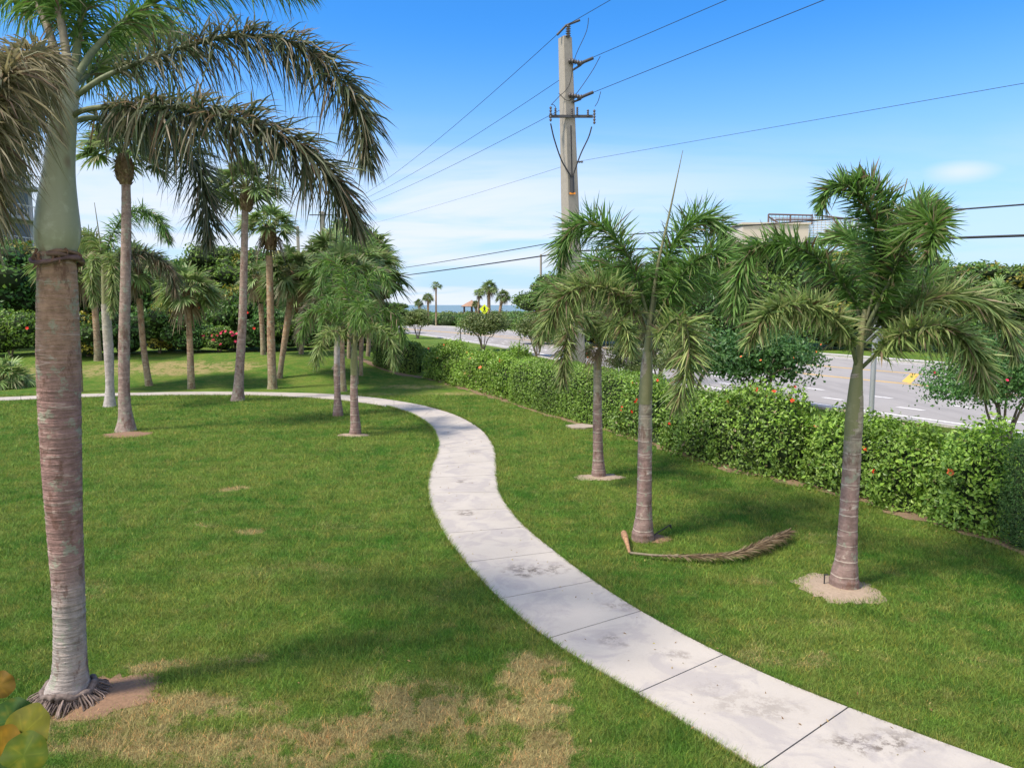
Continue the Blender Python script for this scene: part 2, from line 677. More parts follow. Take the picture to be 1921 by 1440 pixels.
def make_trunk(name, lo, mid, hi, zlo, zmid, ring=24, crack=.5, pale=(.42, .34, .30), rust=True, step=0):
    t = NT(name)
    o = t.obj()
    s_ = t.n('ShaderNodeSeparateXYZ')
    t.L(o, s_.inputs[0])
    z = s_.outputs[2]
    nz_ = t.noise(o, 1.6, 5, .65)
    zz = t.math('ADD', z, t.math('MULTIPLY', nz_, .9))
    c = t.mix(t.mapr(zz, zlo, zlo + .9), lo, mid)
    c = t.mix(t.mapr(zz, zmid, zmid + .9), c, hi)
    streak = t.noise(t.scl(o, (3.0, 3.0, ring)), 1.0, 5, .65, .6)
    c = t.mix(t.mapr(streak, .55, .66, 0, .75), c, pale)
    c = t.mix(t.mapr(streak, .42, .28, 0, .55), c, tuple(q * .45 for q in mid))
    if step:
        ph = t.math('FRACT', t.math('ADD', t.math('DIVIDE', z, step), t.math('MULTIPLY', t.noise(o, 2.5, 3), .35)))
        c = t.mix(t.mapr(ph, .10, .03, 0, .8), c, pale)
        c = t.mix(t.mapr(ph, .90, 1.0, 0, .4), c, tuple(q * .5 for q in mid))
    blot = t.noise(o, 7, 7, .7)
    c = t.mix(1.0, c, t.mix(t.mapr(blot, .3, .7), (.72, .72, .72), (1.25, 1.25, 1.25)), 'MULTIPLY')
    if rust:
        lb_ = t.mapr(t.noise(t.scl(o, (1.5, 1.5, 1.5)), 3.4, 7, .75), .54, .61, 0, .6)
        c = t.mix(lb_, c, (.30, .34, .25))
        rb = t.mapr(t.noise(t.scl(o, (2.2, 2.2, 1.1)), 1.6, 7, .75), .52, .59, 0, .62)
        c = t.mix(rb, c, (.13, .065, .045))
    t.col(c)
    t.rough(.9)
    t.b.inputs['Specular IOR Level'].default_value = .15
    t.bump(t.math('ADD', streak, t.math('MULTIPLY', blot, .6)), crack, .03)
    return t.m


TR_NEAR = make_trunk('ringed_grey_red_bark', (.33, .285, .26), (.27, .165, .145), (.36, .225, .155), 1.3, 3.6, 24, .9, (.47, .36, .31))
TR_FOX = make_trunk('smooth_ringed_bark', (.225, .155, .135), (.28, .185, .16), (.33, .28, .21), .7, 1.9, 7, .35, (.50, .42, .35), step=.23)
TR_TALL = make_trunk('pale_ringed_bark', (.27, .21, .18), (.28, .195, .17), (.28, .20, .165), 1, 3, 20, .7)
TR_SABAL = make_trunk('rough_sabal_bark', (.26, .225, .14), (.29, .21, .145), (.34, .225, .14), .6, 2, 16, .9, (.45, .37, .27))
TR_GREY = make_trunk('smooth_grey_bark', (.40, .36, .34), (.39, .33, .31), (.35, .31, .25), 1, 2.6, 8, .25, (.40, .36, .34), False)


def make_shaft(name, c1, c2, rusty):
    t = NT(name)
    o = t.obj()
    st = t.noise(t.scl(o, (9, 9, 1.2)), 1.0, 4, .6)
    c = t.mix(st, c1, c2)
    c = t.mix(t.mapr(t.noise(o, 5, 6, .7), .50, .70, 0, .6), c, tuple(q * 1.25 + .03 for q in c2))
    if rusty:
        c = t.mix(t.mapr(t.noise(t.scl(o, (3, 3, 1)), 1.0, 3), .52, .60, 0, .8), c, (.20, .13, .085))
    t.col(c)
    t.rough(.5)
    t.bump(st, .2, .01)
    return t.m


SHAFT_NEAR = make_shaft('waxy_green_crownshaft', (.27, .285, .175), (.38, .375, .265), True)
SHAFT = make_shaft('green_crownshaft', (.16, .175, .065), (.27, .245, .13), False)
SHEATH = colmat('dry_sheath', .85, .5, 14, var=.35)
SAND = simple('sandy_soil', (.31, .235, .17), .95, 0, .35, 25, .6)
BED = simple('leaf_litter', (.20, .135, .08), .95, 0, .5, 18, .8)
MULCH = simple('needle_mulch', (.21, .125, .075), .95, 0, .45, 30, .9)

# ------------------------------------------------------------------ ground, path, road, sea
LE = [(1425, 1444), (1205, 1308), (1033, 1203), (936, 1123), (873, 1055), (835, 1004), (812, 960), (803, 925), (804, 898), (812, 870),
      (820, 848), (820, 826), (808, 802), (780, 782), (740, 767), (690, 757), (620, 749), (540, 744), (440, 741),
      (270, 742), (150, 745.5), (0, 752)]
RE = [(1590, 1330), (1365, 1235), (1206, 1151), (1111, 1090), (1039, 1035), (987, 992), (955, 955), (937, 923), (932, 892),
      (931, 862), (925, 836), (902, 806), (856, 780), (800, 763), (740, 752), (680, 744.5), (600, 739), (500, 736.5), (400, 735.5),
      (300, 736.5), (150, 740), (0, 746)]
lw = np.array([G(*q)[:2] for q in LE])
rw = np.array([G(*q)[:2] for q in RE])
# run on past the frame at both ends
lw = np.vstack([lw[0] + (lw[0] - lw[1]) * 2.2, lw, lw[-1] + (lw[-1] - lw[-2]) * 2.5])
rw = np.vstack([rw[0] + (G(1900, 1444)[:2] - rw[0]) * 2.2, rw, rw[-1] + (rw[-1] - rw[-2]) * 2.5])
NPATH = 420
c0 = (lw + rw) / 2
mid = spline(np.hstack([c0, lw, rw]).tolist(), NPATH)      # arc length only on first 3 columns, fine for a flat path
PL, PR = mid[:, 2:4], mid[:, 4:6]
pm = (PL + PR) / 2
arc = np.r_[0, np.cumsum(np.linalg.norm(np.diff(pm, axis=0), axis=1))]
joint_px = [((1455, 1432), (1590, 1330)), ((1205, 1308), (1365, 1235)), ((1033, 1203), (1206, 1151)), ((936, 1123), (1111, 1090)),
            ((873, 1055), (1039, 1035)), ((835, 1004), (987, 992)), ((818, 963), (955, 955)), ((805, 929), (937, 923))]
js = []
for a, b in joint_px:
    q = (G(*a)[:2] + G(*b)[:2]) / 2
    js.append(float(arc[np.argmin(np.linalg.norm(pm - q, axis=1))]))
js = sorted(js)
while js[-1] < arc[-1] - 2:
    js.append(js[-1] + 1.55)
while js[0] > 2:
    js.insert(0, js[0] - 1.55)
mb = MB()
edges = [0.0] + js + [float(arc[-1])]
lerp = lambda A, s: np.array([np.interp(s, arc, A[:, 0]), np.interp(s, arc, A[:, 1])])
for a, b in zip(edges[:-1], edges[1:]):
    if b - a < .1:
        continue
    ss = np.linspace(a + .008, b - .008, max(2, int((b - a) / .22)))
    V = []
    for s in ss:
        l, r = lerp(PL, s), lerp(PR, s)
        V += [[*l, -.02], [*l, .03], [*r, .03], [*r, -.02]]
    F = []
    for i in range(len(ss) - 1):
        for k in range(3):
            F.append([4 * i + k, 4 * i + k + 1, 4 * i + 4 + k + 1, 4 * i + 4 + k])
    F += [[0, 3, 2, 1], [4 * len(ss) - 4, 4 * len(ss) - 3, 4 * len(ss) - 2, 4 * len(ss) - 1]]
    F = [f[::-1] for f in F]
    mb.add(V, F)
tag(mb.build('path', CONC), kind='structure')
# soil bed under the joints
mb = MB()
V = []
for i in range(0, NPATH, 3):
    V += [[*PL[i], .004], [*PR[i], .004]]
F = [[2 * i, 2 * i + 2, 2 * i + 3, 2 * i + 1][::-1] for i in range(len(V) // 2 - 1)]
mb.add(V, F)
DARKSOIL = simple('dark_soil', (.02, .014, .01), .95)
tag(mb.build('path_bed', DARKSOIL), kind='structure')
path_poly = np.vstack([PL, PR[::-1]])


def pip(P, poly):
    x, y = P[:, 0], P[:, 1]
    ins = np.zeros(len(P), bool)
    j = len(poly) - 1
    for i in range(len(poly)):
        xi, yi = poly[i]
        xj, yj = poly[j]
        if yi != yj:
            cnd = ((yi > y) != (yj > y)) & (x < (xj - xi) * (y - yi) / (yj - yi) + xi)
            ins ^= cnd
        j = i
    return ins


# ground sheet
xs = np.unique(np.r_[-900, -400, -200, -120, np.arange(-80, -30, 1.0), np.arange(-30, 30, .75), np.arange(30, 80, 4), 120, 200, 400, 900])
ys = np.unique(np.r_[-60, -30, -10, np.arange(0, 36, 2), np.arange(36, 60, .5), np.arange(60, 138, 6), np.arange(138, 240, 2)])
X, Y = np.meshgrid(xs, ys)
V = np.stack([X, Y, hgt(X, Y)], -1).reshape(-1, 3)
nx = len(xs)
i, j = np.meshgrid(np.arange(len(ys) - 1), np.arange(nx - 1), indexing='ij')
a = (i * nx + j).ravel()
F = np.stack([a, a + 1, a + nx + 1, a + nx], 1)
tag(MB().add(V, F, smooth=True).build('ground', LAWN), kind='structure')

# road
NY = [-20, 10, 20, 26, 32, 38, 50, 71, 88, 103, 125, 150, 200]
NX = [44, 25, 18.8, 15.6, 12.4, 9.8, 5.6, .4, -6, -12.2, -23, -36, -64]
FY = [-20, 26, 43, 58.8, 72, 86, 110, 134, 160, 200]
FX = [62, 40.5, 33, 26, 19.7, 13.3, 2.5, -9.5, -24, -50]
# sheared so that cross-sections lie square to the road: sample near edge, far edge by arc
nearc = spline(np.stack([NX, NY], 1).tolist(), 160)
farc = spline(np.stack([FX, FY], 1).tolist(), 160)


def xn(y):
    return np.interp(y, nearc[:, 1], nearc[:, 0])


def xf(y):
    return np.interp(y, farc[:, 1], farc[:, 0])


def strip(y0, y1, fa, fb, z, step=1.5):
    yy = np.arange(y0, y1 + step * .5, step) if y1 - y0 > step else np.array([y0, y1])
    V = []
    for y in yy:
        V += [[fa(y), y, z], [fb(y), y, z]]
    F = [[2 * i, 2 * i + 1, 2 * i + 3, 2 * i + 2] for i in range(len(yy) - 1)]
    return V, F


mb = MB()
mb.add(*strip(-15, 157, lambda y: xn(y) - .9, lambda y: xf(y) + .2, .012))
tag(mb.build('road', ASPH), kind='structure')
mb = MB()
for fa, fb in ((lambda y: xn(y) - 1.15, lambda y: xn(y) - .9), (lambda y: xf(y) + .2, lambda y: xf(y) + .45)):
    V, F = strip(-15, 157, fa, fb, .10)
    mb.add(V, F)
    n = len(V) // 2
    V2 = []
    for q in range(n):
        V2 += [V[2 * q], [V[2 * q][0], V[2 * q][1], 0]]
    mb.add(V2, [[2 * i, 2 * i + 1, 2 * i + 3, 2 * i + 2] for i in range(n - 1)])
    V2 = []
    for q in range(n):
        V2 += [V[2 * q + 1], [V[2 * q + 1][0], V[2 * q + 1][1], 0]]
    mb.add(V2, [[2 * i, 2 * i + 2, 2 * i + 3, 2 * i + 1] for i in range(n - 1)])
tag(mb.build('kerb', KERBM), kind='structure')
mb = MB()
mb.add(*strip(10, 157, lambda y: xf(y) + 2.2, lambda y: xf(y) + 4.0, .016))
tag(mb.build('pavement', KERBM), kind='structure')
mb = MB()
mb.add(*strip(0, 156, lambda y: xn(y), lambda y: xn(y) + .22, .017))
mb.add(*strip(0, 156, lambda y: xf(y) - .9, lambda y: xf(y) - .7, .017))
dl = lambda y: xn(y) + np.interp(y, [20, 29, 38, 60], [2.9, 2.4, 2.0, 1.8])
du = lambda y: xn(y) + np.interp(y, [20, 31.7, 43, 60], [5.6, 5.1, 4.2, 4.0])
y = 14.0
while y < 100:
    mb.add(*strip(y, y + .95, dl, lambda q: dl(q) + .22, .017))
    mb.add(*strip(y + .6, y + 1.55, du, lambda q: du(q) + .22, .017))
    y += 2.6 + .02 * y
tag(mb.build('white_road_markings', WHITE), kind='structure')
mb = MB()
y1f = lambda y: xn(y) + np.interp(y, [10, 36.5, 44, 80, 125], [13, 11.8, 10.5, 8.0, 6.0])
y2f = lambda y: xn(y) + np.interp(y, [10, 43, 50.5, 80, 125], [20, 17.6, 15.6, 11.5, 6.5])
for f in (y1f, y2f):
    for o_ in (0, .35):
        mb.add(*strip(5, 156, lambda q: f(q) + o_, lambda q: f(q) + o_ + .17, .017))
for y in np.arange(1, 120, 9.5):
    a, b = y1f(y) + .6, y2f(y + 5) - .15
    if b - a > 1:
        mb.add([[a, y, .017], [a + .1, y + 1.1, .017], [b, y + 6.1, .017], [b - .1, y + 5, .017]], [[0, 3, 2, 1]])
tag(mb.build('yellow_road_markings', YELLOW), kind='structure')

t = NT('sea_water')
p_ = t.pos()
t.col(t.mix(t.noise(t.scl(p_, (.02, .1, .1)), 1, 4), (.10, .17, .18), (.16, .22, .22)))
t.rough(.35)
t.bump(t.noise(t.scl(p_, (.3, .8, 1)), 1, 5), .6, .4)
mb = MB()
mb.add([[-15000, 202, -1.0], [15000, 202, -1.0], [15000, 25000, -1.0], [-15000, 25000, -1.0]], [[0, 1, 2, 3]])
tag(mb.build('sea', t.m), kind='structure')

# ------------------------------------------------------------------ palms
def strips(P0, Dv, S, L, W, droop, segs=3, cA=None, cB=None, prof=(.55, 1, .75, .06), twist=0):
    """n leaflets as bent strips; returns verts, faces, colours"""
    n = len(P0)
    tt = np.linspace(0, 1, segs + 1)
    prof = np.interp(tt, np.linspace(0, 1, len(prof)), prof)
    V = np.zeros((n, segs + 1, 2, 3))
    for k, q in enumerate(tt):
        c = P0 + Dv * (L * q)[:, None] * (1 - .18 * q * np.clip(droop, 0, 1))[:, None]
        c = c + np.array([0, 0, -1.0]) * (L * droop * q * q)[:, None]
        V[:, k, 0] = c - S * (W * prof[k] / 2)[:, None]
        V[:, k, 1] = c + S * (W * prof[k] / 2)[:, None]
    base = (np.arange(n) * (segs + 1) * 2)[:, None]
    F = []
    for k in range(segs):
        F.append(base + np.array([2 * k, 2 * k + 1, 2 * k + 3, 2 * k + 2]))
    F = np.stack(F, 1).reshape(-1, 4)
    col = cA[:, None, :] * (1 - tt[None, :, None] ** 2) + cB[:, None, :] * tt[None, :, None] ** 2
    col = np.repeat(col[:, :, None, :], 2, 2).reshape(-1, 3)
    return V.reshape(-1, 3), F, col


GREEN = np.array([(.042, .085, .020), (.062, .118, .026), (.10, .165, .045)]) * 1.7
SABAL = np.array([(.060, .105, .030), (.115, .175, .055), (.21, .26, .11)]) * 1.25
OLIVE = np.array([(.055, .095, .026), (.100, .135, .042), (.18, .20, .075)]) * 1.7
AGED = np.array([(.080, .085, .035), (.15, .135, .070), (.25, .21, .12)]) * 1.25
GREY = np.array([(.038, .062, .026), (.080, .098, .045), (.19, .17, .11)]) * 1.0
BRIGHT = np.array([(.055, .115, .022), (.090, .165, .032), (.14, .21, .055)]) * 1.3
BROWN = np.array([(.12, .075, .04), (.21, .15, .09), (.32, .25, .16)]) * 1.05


def pick(pal, n, r):
    t_ = np.clip(r.normal(.95, .55, n), 0, 1.99)
    i = t_.astype(int)
    f = (t_ - i)[:, None]
    return pal[i] * (1 - f) + pal[np.minimum(i + 1, 2)] * f


def feather(mb, pts, n, L, W, pal=GREEN, tip=None, droop=.45, seed=0, start=.14, r0=.03, plum=1.0, stalk=(.12, .15, .06), dry=.15, curl=.15):
    r = np.random.default_rng(seed)
    P = spline(pts, 40)
    T = vn(np.gradient(P, axis=0))
    mb.tube(P, np.linspace(r0, .006, 40), 6, col=stalk, mat=0)
    u = start + (1 - start) * (np.arange(n) + r.random(n)) / n
    u = np.clip(u, 0, .999)
    f = u * 39
    i = f.astype(int)
    fr = (f - i)[:, None]
    pos = P[i] * (1 - fr) + P[np.minimum(i + 1, 39)] * fr
    tan = vn(T[i])
    side = vn(np.cross(tan, np.array([0, 0, 1.0])) + 1e-6)
    up = np.cross(side, tan)
    ph = r.random(n) * 2 * PI
    if plum < 1:
        sgn = np.where(r.random(n) < .5, 0, PI)
        ph = sgn + r.normal(0, plum * 1.6, n)
    a = np.interp(u, [0, .3, .8, 1], [R(76), R(68), R(56), R(26)]) + r.normal(0, R(9), n)
    Dv = vn(np.cos(a)[:, None] * tan + np.sin(a)[:, None] * (np.cos(ph)[:, None] * side + np.sin(ph)[:, None] * up))
    Dv = vn(Dv + r.normal(0, curl * 1.15, (n, 3)))
    S = vn(np.cross(Dv, r.normal(0, 1, (n, 3)) * .8 + tan))
    ln = L * np.interp(u, [start, start + .12, .5, .85, 1], [.45, .85, 1, .8, .38]) * r.uniform(.55, 1.2, n)
    cA = pick(pal, n, r) * r.uniform(.75, 1.35, n)[:, None]
    if tip is None:
        tip = pal[2]
    cB = np.where((r.random(n) < .22)[:, None], np.array(BROWN[1]) * .9, cA * 1.2)
    dr = r.random(n) < dry
    cA[dr] = pick(BROWN, int(dr.sum()), r) * .8
    cB[dr] = cA[dr] * 1.2
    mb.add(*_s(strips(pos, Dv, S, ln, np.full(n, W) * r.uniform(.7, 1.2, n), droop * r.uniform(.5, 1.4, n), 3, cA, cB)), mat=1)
    return mb


def _s(x):
    return x


def trunk_obj(parent, pts, rads, mat, name='trunk', seg=20, rings=.0, nlen=None, ring_step=.1, base=None):
    P = spline([list(p) + [r] for p, r in zip(pts, rads)], nlen or 60)
    rad = P[:, 3].copy()
    if rings:
        ln = np.r_[0, np.cumsum(np.linalg.norm(np.diff(P[:, :3], axis=0), axis=1))]
        rr = np.random.default_rng(3)
        ph = ln / ring_step + .3 * np.sin(ln * 3)
        saw = (ph % 1.0)
        rad = rad * (1 + rings * (saw - .5) + rings * .4 * rr.normal(0, 1, len(rad)))
    mb = MB()
    mb.tube(P[:, :3], rad, seg)
    return mb.build(name, mat, parent, parent.location)


def rel(parent):
    return np.array(parent.location)


def fox_palm(label, base_px, trunk_px, trunk_w, shaft_px, shaft_w, fronds, spear=None, tmat=TR_FOX, smat=SHAFT, name='foxtail_palm',
             n=900, L=.52, W=.027, group='foxtail palms on the lawn', sheath=None, rings=.02, nlen=90, seed=1, Yc=None):
    """trunk_px/shaft_px: centre points (px, py) from the ground up; widths in px"""
    b = G(*base_px)
    Y0 = b[1] if Yc is None else Yc
    root = thing(name, label, 'palm tree', b, group)
    k = Y0 / FPX
    tp = [D(x, y, Y0 + (0.12 if q else .12)) for q, (x, y) in enumerate(trunk_px)]
    tp[0][2] = b[2] - .05
    trunk_obj(root, tp, [q * k / 2 for q in trunk_w], tmat, rings=rings * 1.3, nlen=nlen * 2, ring_step=.13 if nlen > 200 else .23, seg=28)
    if shaft_px:
        spt = [D(x, y, Y0 + .12) for x, y in shaft_px]
        trunk_obj(root, spt, [q * k / 2 for q in shaft_w], smat, name='crownshaft', nlen=30, seg=24)
    for i, f in enumerate(fronds):
        pts = [D(x, y, Y0 + .12 + dy) for (x, y, dy) in f['p']]
        mb = MB()
        feather(mb, pts, f.get('n', n), f.get('L', L), f.get('W', W), f.get('pal', GREEN), droop=f.get('droop', .45),
                seed=seed * 100 + i, start=f.get('start', .14), r0=f.get('r0', .03), plum=f.get('plum', 1.0),
                stalk=f.get('stalk', (.13, .15, .07)), dry=f.get('dry', .05), curl=f.get('curl', .21))
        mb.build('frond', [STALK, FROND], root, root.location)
    if spear:
        (x0, y0, w0), (x1, y1, w1) = spear[0], spear[-1]
        mb = MB()
        P = spline([D(x, y, Y0 + .1) for x, y, _ in spear], 12)
        mb.tube(P, np.linspace(w0, w1, 12) * k / 2, 8, col=(.17, .17, .09))
        mb.build('spear_leaf', STALK, root, root.location)
    return root


def disc(name, px, py, r, mat, label, cat, rx=1.0, seed=0, z=.012, off=(0, 0)):
    c = G(px, py)
    c = c + np.array([off[0], off[1], 0])
    r_ = np.random.default_rng(seed)
    n = 48
    th = np.linspace(0, 2 * PI, n, endpoint=False)
    wob = 1 + .10 * np.sin(2 * th + r_.random() * 6) + .07 * np.sin(5 * th + r_.random() * 6) + .07 * r_.normal(0, 1, n)
    V = [[c[0], c[1], c[2] + .045]]
    for k, (fr, zz) in enumerate(((.45, .024), (.8, .014), (1.0, .001))):
        for q in range(n):
            V.append([c[0] + math.cos(th[q]) * r * rx * fr * wob[q], c[1] + math.sin(th[q]) * r * fr * wob[q], c[2] + zz + z * .3])
    F3 = [[0, 1 + q, 1 + (q + 1) % n] for q in range(n)]
    F4 = []
    for k in range(2):
        for q in range(n):
            F4.append([1 + k * n + q, 1 + (k + 1) * n + q, 1 + (k + 1) * n + (q + 1) % n, 1 + k * n + (q + 1) % n])
    mb = MB()
    mb.add(V, F4, smooth=True)
    mb.tri(V, F3, smooth=True)
    o = mb.build(name, mat)
    tag(o, kind='structure')
    DISCS.append((c[0], c[1], r * .88, r * rx * .88))
    return o


DISCS = []

# --- the big near palm at the left edge
B1 = (135, 1322)
nf = 640
p1f = [
    dict(p=[(128, 190, 0), (160, 168, 0), (205, 140, .1), (310, 100, .25), (430, 68, .3), (540, 78, .3), (625, 135, .25), (672, 210, .2), (690, 300, .1)], pal=GREY, n=1330, droop=0.52, L=.54, dry=.05),
    dict(p=[(125, 225, 0), (160, 206, -.05), (230, 200, -.2), (350, 205, -.4), (450, 225, -.5), (540, 262, -.5), (610, 320, -.4), (652, 385, -.3), (672, 430, -.3)], pal=GREY, n=1435, droop=0.47, L=.54, dry=.14),
    dict(p=[(125, 235, .1), (160, 222, .3), (220, 225, .7), (300, 240, 1.1), (355, 290, 1.4), (385, 365, 1.5), (394, 450, 1.5)], pal=GREY, n=910, droop=0.39, L=.54, dry=.05),
    dict(p=[(120, 180, 0), (90, 110, -.5), (40, 110, -1.0), (0, 170, -1.5), (-20, 290, -1.8), (-30, 430, -1.9)], pal=AGED, n=1365, droop=0.50, L=.54, dry=.14),
    dict(p=[(115, 190, 0), (70, 150, -.2), (10, 150, -.4), (-40, 230, -.5), (-70, 350, -.5), (-80, 470, -.5)], pal=GREY, n=1225, droop=0.44, dry=.14),
    dict(p=[(115, 190, 0), (80, 165, .6), (40, 200, 1.2), (10, 280, 1.6), (-5, 380, 1.7)], pal=GREY, n=980, droop=0.44, dry=.05),
    dict(p=[(140, 150, 0), (180, 90, .3), (260, 20, .6), (370, -30, .8), (480, -50, .9), (580, -20, 1.0)], pal=GREEN, n=910, droop=0.28, L=.54, r0=.04, start=.22),
    dict(p=[(130, 150, 0), (118, 60, .1), (90, -60, .2), (30, -170, .3), (-60, -240, .3)], pal=GREEN, n=840, r0=.045, start=.25, stalk=(.19, .16, .10)),
    dict(p=[(138, 150, 0), (150, 50, .5), (170, -60, .8), (230, -150, 1.0), (330, -180, 1.2)], pal=GREEN, n=840, r0=.045, start=.2, stalk=(.13, .15, .06)),
    dict(p=[(120, 160, 0), (85, 40, .3), (40, -30, .8), (-30, -50, 1.2), (-110, -20, 1.5)], pal=GREEN, n=910, r0=.045, start=.3, stalk=(.22, .18, .12)),
    dict(p=[(130, 170, .1), (190, 120, 1.0), (250, 60, 2.0), (310, 50, 2.8), (360, 90, 3.4)], pal=OLIVE, n=805),
]
PALM1 = fox_palm('big foreground palm with ringed reddish trunk at the left edge of the lawn', B1,
                 [(128, 1322), (129, 1292), (131, 1262), (131, 1200), (128, 1100), (121, 980), (115, 850), (110, 700), (108, 560), (107, 490), (107, 468)],
                 [100, 86, 66, 58, 58, 63, 70, 74, 70, 63, 60],
                 [(107, 474), (107, 455), (108, 430), (108, 380), (111, 320), (116, 250), (121, 190), (124, 150), (125, 125)],
                 [60, 73, 77, 67, 53, 47, 46, 42, 30],
                 p1f, tmat=TR_NEAR, smat=SHAFT_NEAR, n=1000, L=.54, W=.019, rings=.016, nlen=260, group=None, seed=1)
k1 = G(*B1)[1] / FPX
# peeling sheath collar under the crownshaft
mb = MB()
r_ = np.random.default_rng(5)
b1 = G(*B1)
cc = D(107, 478, b1[1] + .12)
for q in range(3):
    th0 = r_.random() * 6
    P = [cc + np.array([math.cos(th0 + a) * (.20 + .012 * q), math.sin(th0 + a) * (.20 + .012 * q), -.03 * q + .03 * math.sin(a * 2 + q)]) for a in np.linspace(0, 5.2, 26)]
    mb.tube(P, .022 + .006 * np.sin(np.arange(26)), 6, col=(.20 - .03 * q, .125 - .02 * q, .08))
for q in range(14):
    a = r_.uniform(0, 6.28)
    p0 = cc + np.array([math.cos(a) * .2, math.sin(a) * .2, r_.uniform(-.05, .06)])
    p1 = p0 + np.array([math.cos(a) * .05, math.sin(a) * .05, -r_.uniform(.05, .16)])
    mb.tube([p0, (p0 + p1) / 2 + .01, p1], [.018, .012, .003], 5, col=(.16, .085, .05))
mb.build('sheath_collar', SHEATH, PALM1, PALM1.location)
# root skirt: a worn ledge with fine roots hanging from it
mb = MB()
th_ = np.linspace(0, 2 * PI, 60)
ring_ = [b1 + np.array([-.095 + math.cos(a) * .245, .12 + math.sin(a) * .245, .135 + .018 * math.sin(3 * a) + .01 * math.sin(9 * a)]) for a in th_]
mb.tube(ring_, .034 + .012 * np.sin(th_ * 7) * np.sin(th_ * 3), 7, col=(.15, .115, .10), cap=False)
for q in range(260):
    a = r_.uniform(0, 6.28)
    c_, s_ = math.cos(a), math.sin(a)
    rr = r_.uniform(.23, .265)
    ro = rr + r_.uniform(.05, .20)
    da = r_.normal(0, .10)
    z0 = r_.uniform(.08, .14)
    p0 = b1 + np.array([-.095 + c_ * rr, .12 + s_ * rr, z0])
    p1 = b1 + np.array([-.095 + math.cos(a + da * .5) * (ro * .85), .12 + math.sin(a + da * .5) * (ro * .85), z0 * .5])
    p2 = b1 + np.array([-.095 + math.cos(a + da) * ro, .12 + math.sin(a + da) * ro, -.02])
    g_ = r_.uniform(.5, 1.7)
    w_ = r_.uniform(.005, .011)
    mb.tube([p0, p1, p2], [w_, w_, w_ * .6], 5, col=(.15 * g_, .112 * g_, .095 * g_))
mb.build('root', WOOD, PALM1, PALM1.location)
disc('bare_soil', 170, 1318, .44, MULCH, '', '', rx=1.35, seed=4, off=(.06, .14))

# --- right foreground palm
B2 = (1583, 1106)
p2f = [
    dict(p=[(1618, 640, 0), (1652, 540, 0), (1650, 460, -.1), (1630, 395, -.2), (1595, 350, -.3), (1558, 352, -.3), (1540, 390, -.35)], n=966, L=.47, droop=0.09),
    dict(p=[(1623, 620, 0), (1672, 520, -.3), (1705, 440, -.7), (1740, 410, -1.3), (1752, 432, -1.8), (1740, 480, -2.0)], n=966, L=.47, droop=0.11, pal=BRIGHT * .8),
    dict(p=[(1616, 640, 0), (1605, 570, .1), (1560, 510, .2), (1510, 470, .3), (1455, 455, .4), (1410, 470, .4), (1385, 525, .4), (1375, 590, .4)], n=1176, L=.47, droop=0.20),
    dict(p=[(1608, 690, 0), (1590, 630, -.2), (1545, 585, -.4), (1490, 572, -.6), (1440, 590, -.8), (1405, 640, -.9)], n=1092, L=.47, droop=0.23, pal=OLIVE),
    dict(p=[(1614, 655, 0), (1690, 590, .1), (1770, 556, .2), (1840, 565, .3), (1890, 615, .3), (1905, 670, .3)], n=1092, L=.47, droop=0.20, pal=OLIVE * .85),
    dict(p=[(1616, 690, 0), (1660, 650, -.3), (1710, 618, -.6), (1775, 618, -.9), (1825, 655, -1.1), (1850, 725, -1.2)], n=1176, L=.47, droop=0.23, pal=OLIVE),
    dict(p=[(1618, 620, 0), (1660, 520, .4), (1690, 430, .9), (1730, 380, 1.4), (1770, 390, 1.8)], n=882, L=.47, droop=0.09),
    dict(p=[(1616, 630, 0), (1640, 560, .5), (1620, 480, 1.2), (1585, 440, 1.8), (1540, 450, 2.3)], n=798, L=.47, droop=0.13),
    dict(p=[(1618, 640, 0), (1662, 560, .1), (1674, 480, .1), (1668, 405, 0), (1645, 352, -.1), (1608, 335, -.2), (1580, 350, -.2)], n=900, L=.47, droop=.12),
    dict(p=[(1618, 640, 0), (1700, 560, .6), (1760, 520, 1.2), (1800, 540, 1.7)], n=630, L=.47, droop=0.18),
]
PALM2 = fox_palm('slender palm in a sandy ring on the right lawn with fresh green upright fronds', B2,
                 [(1583, 1106), (1584, 1080), (1588, 1040), (1592, 960), (1597, 880), (1600, 825), (1604, 770), (1607, 700)],
                 [58, 52, 40, 34, 33, 32, 30, 20],
                 [(1599, 836), (1602, 780), (1606, 720), (1609, 690), (1613, 655), (1618, 615), (1622, 580)],
                 [31, 31, 24, 18, 14, 11, 8],
                 p2f, spear=[(1625, 600, 6), (1660, 470, 5), (1690, 380, 4), (1702, 335, 2)], seed=2)
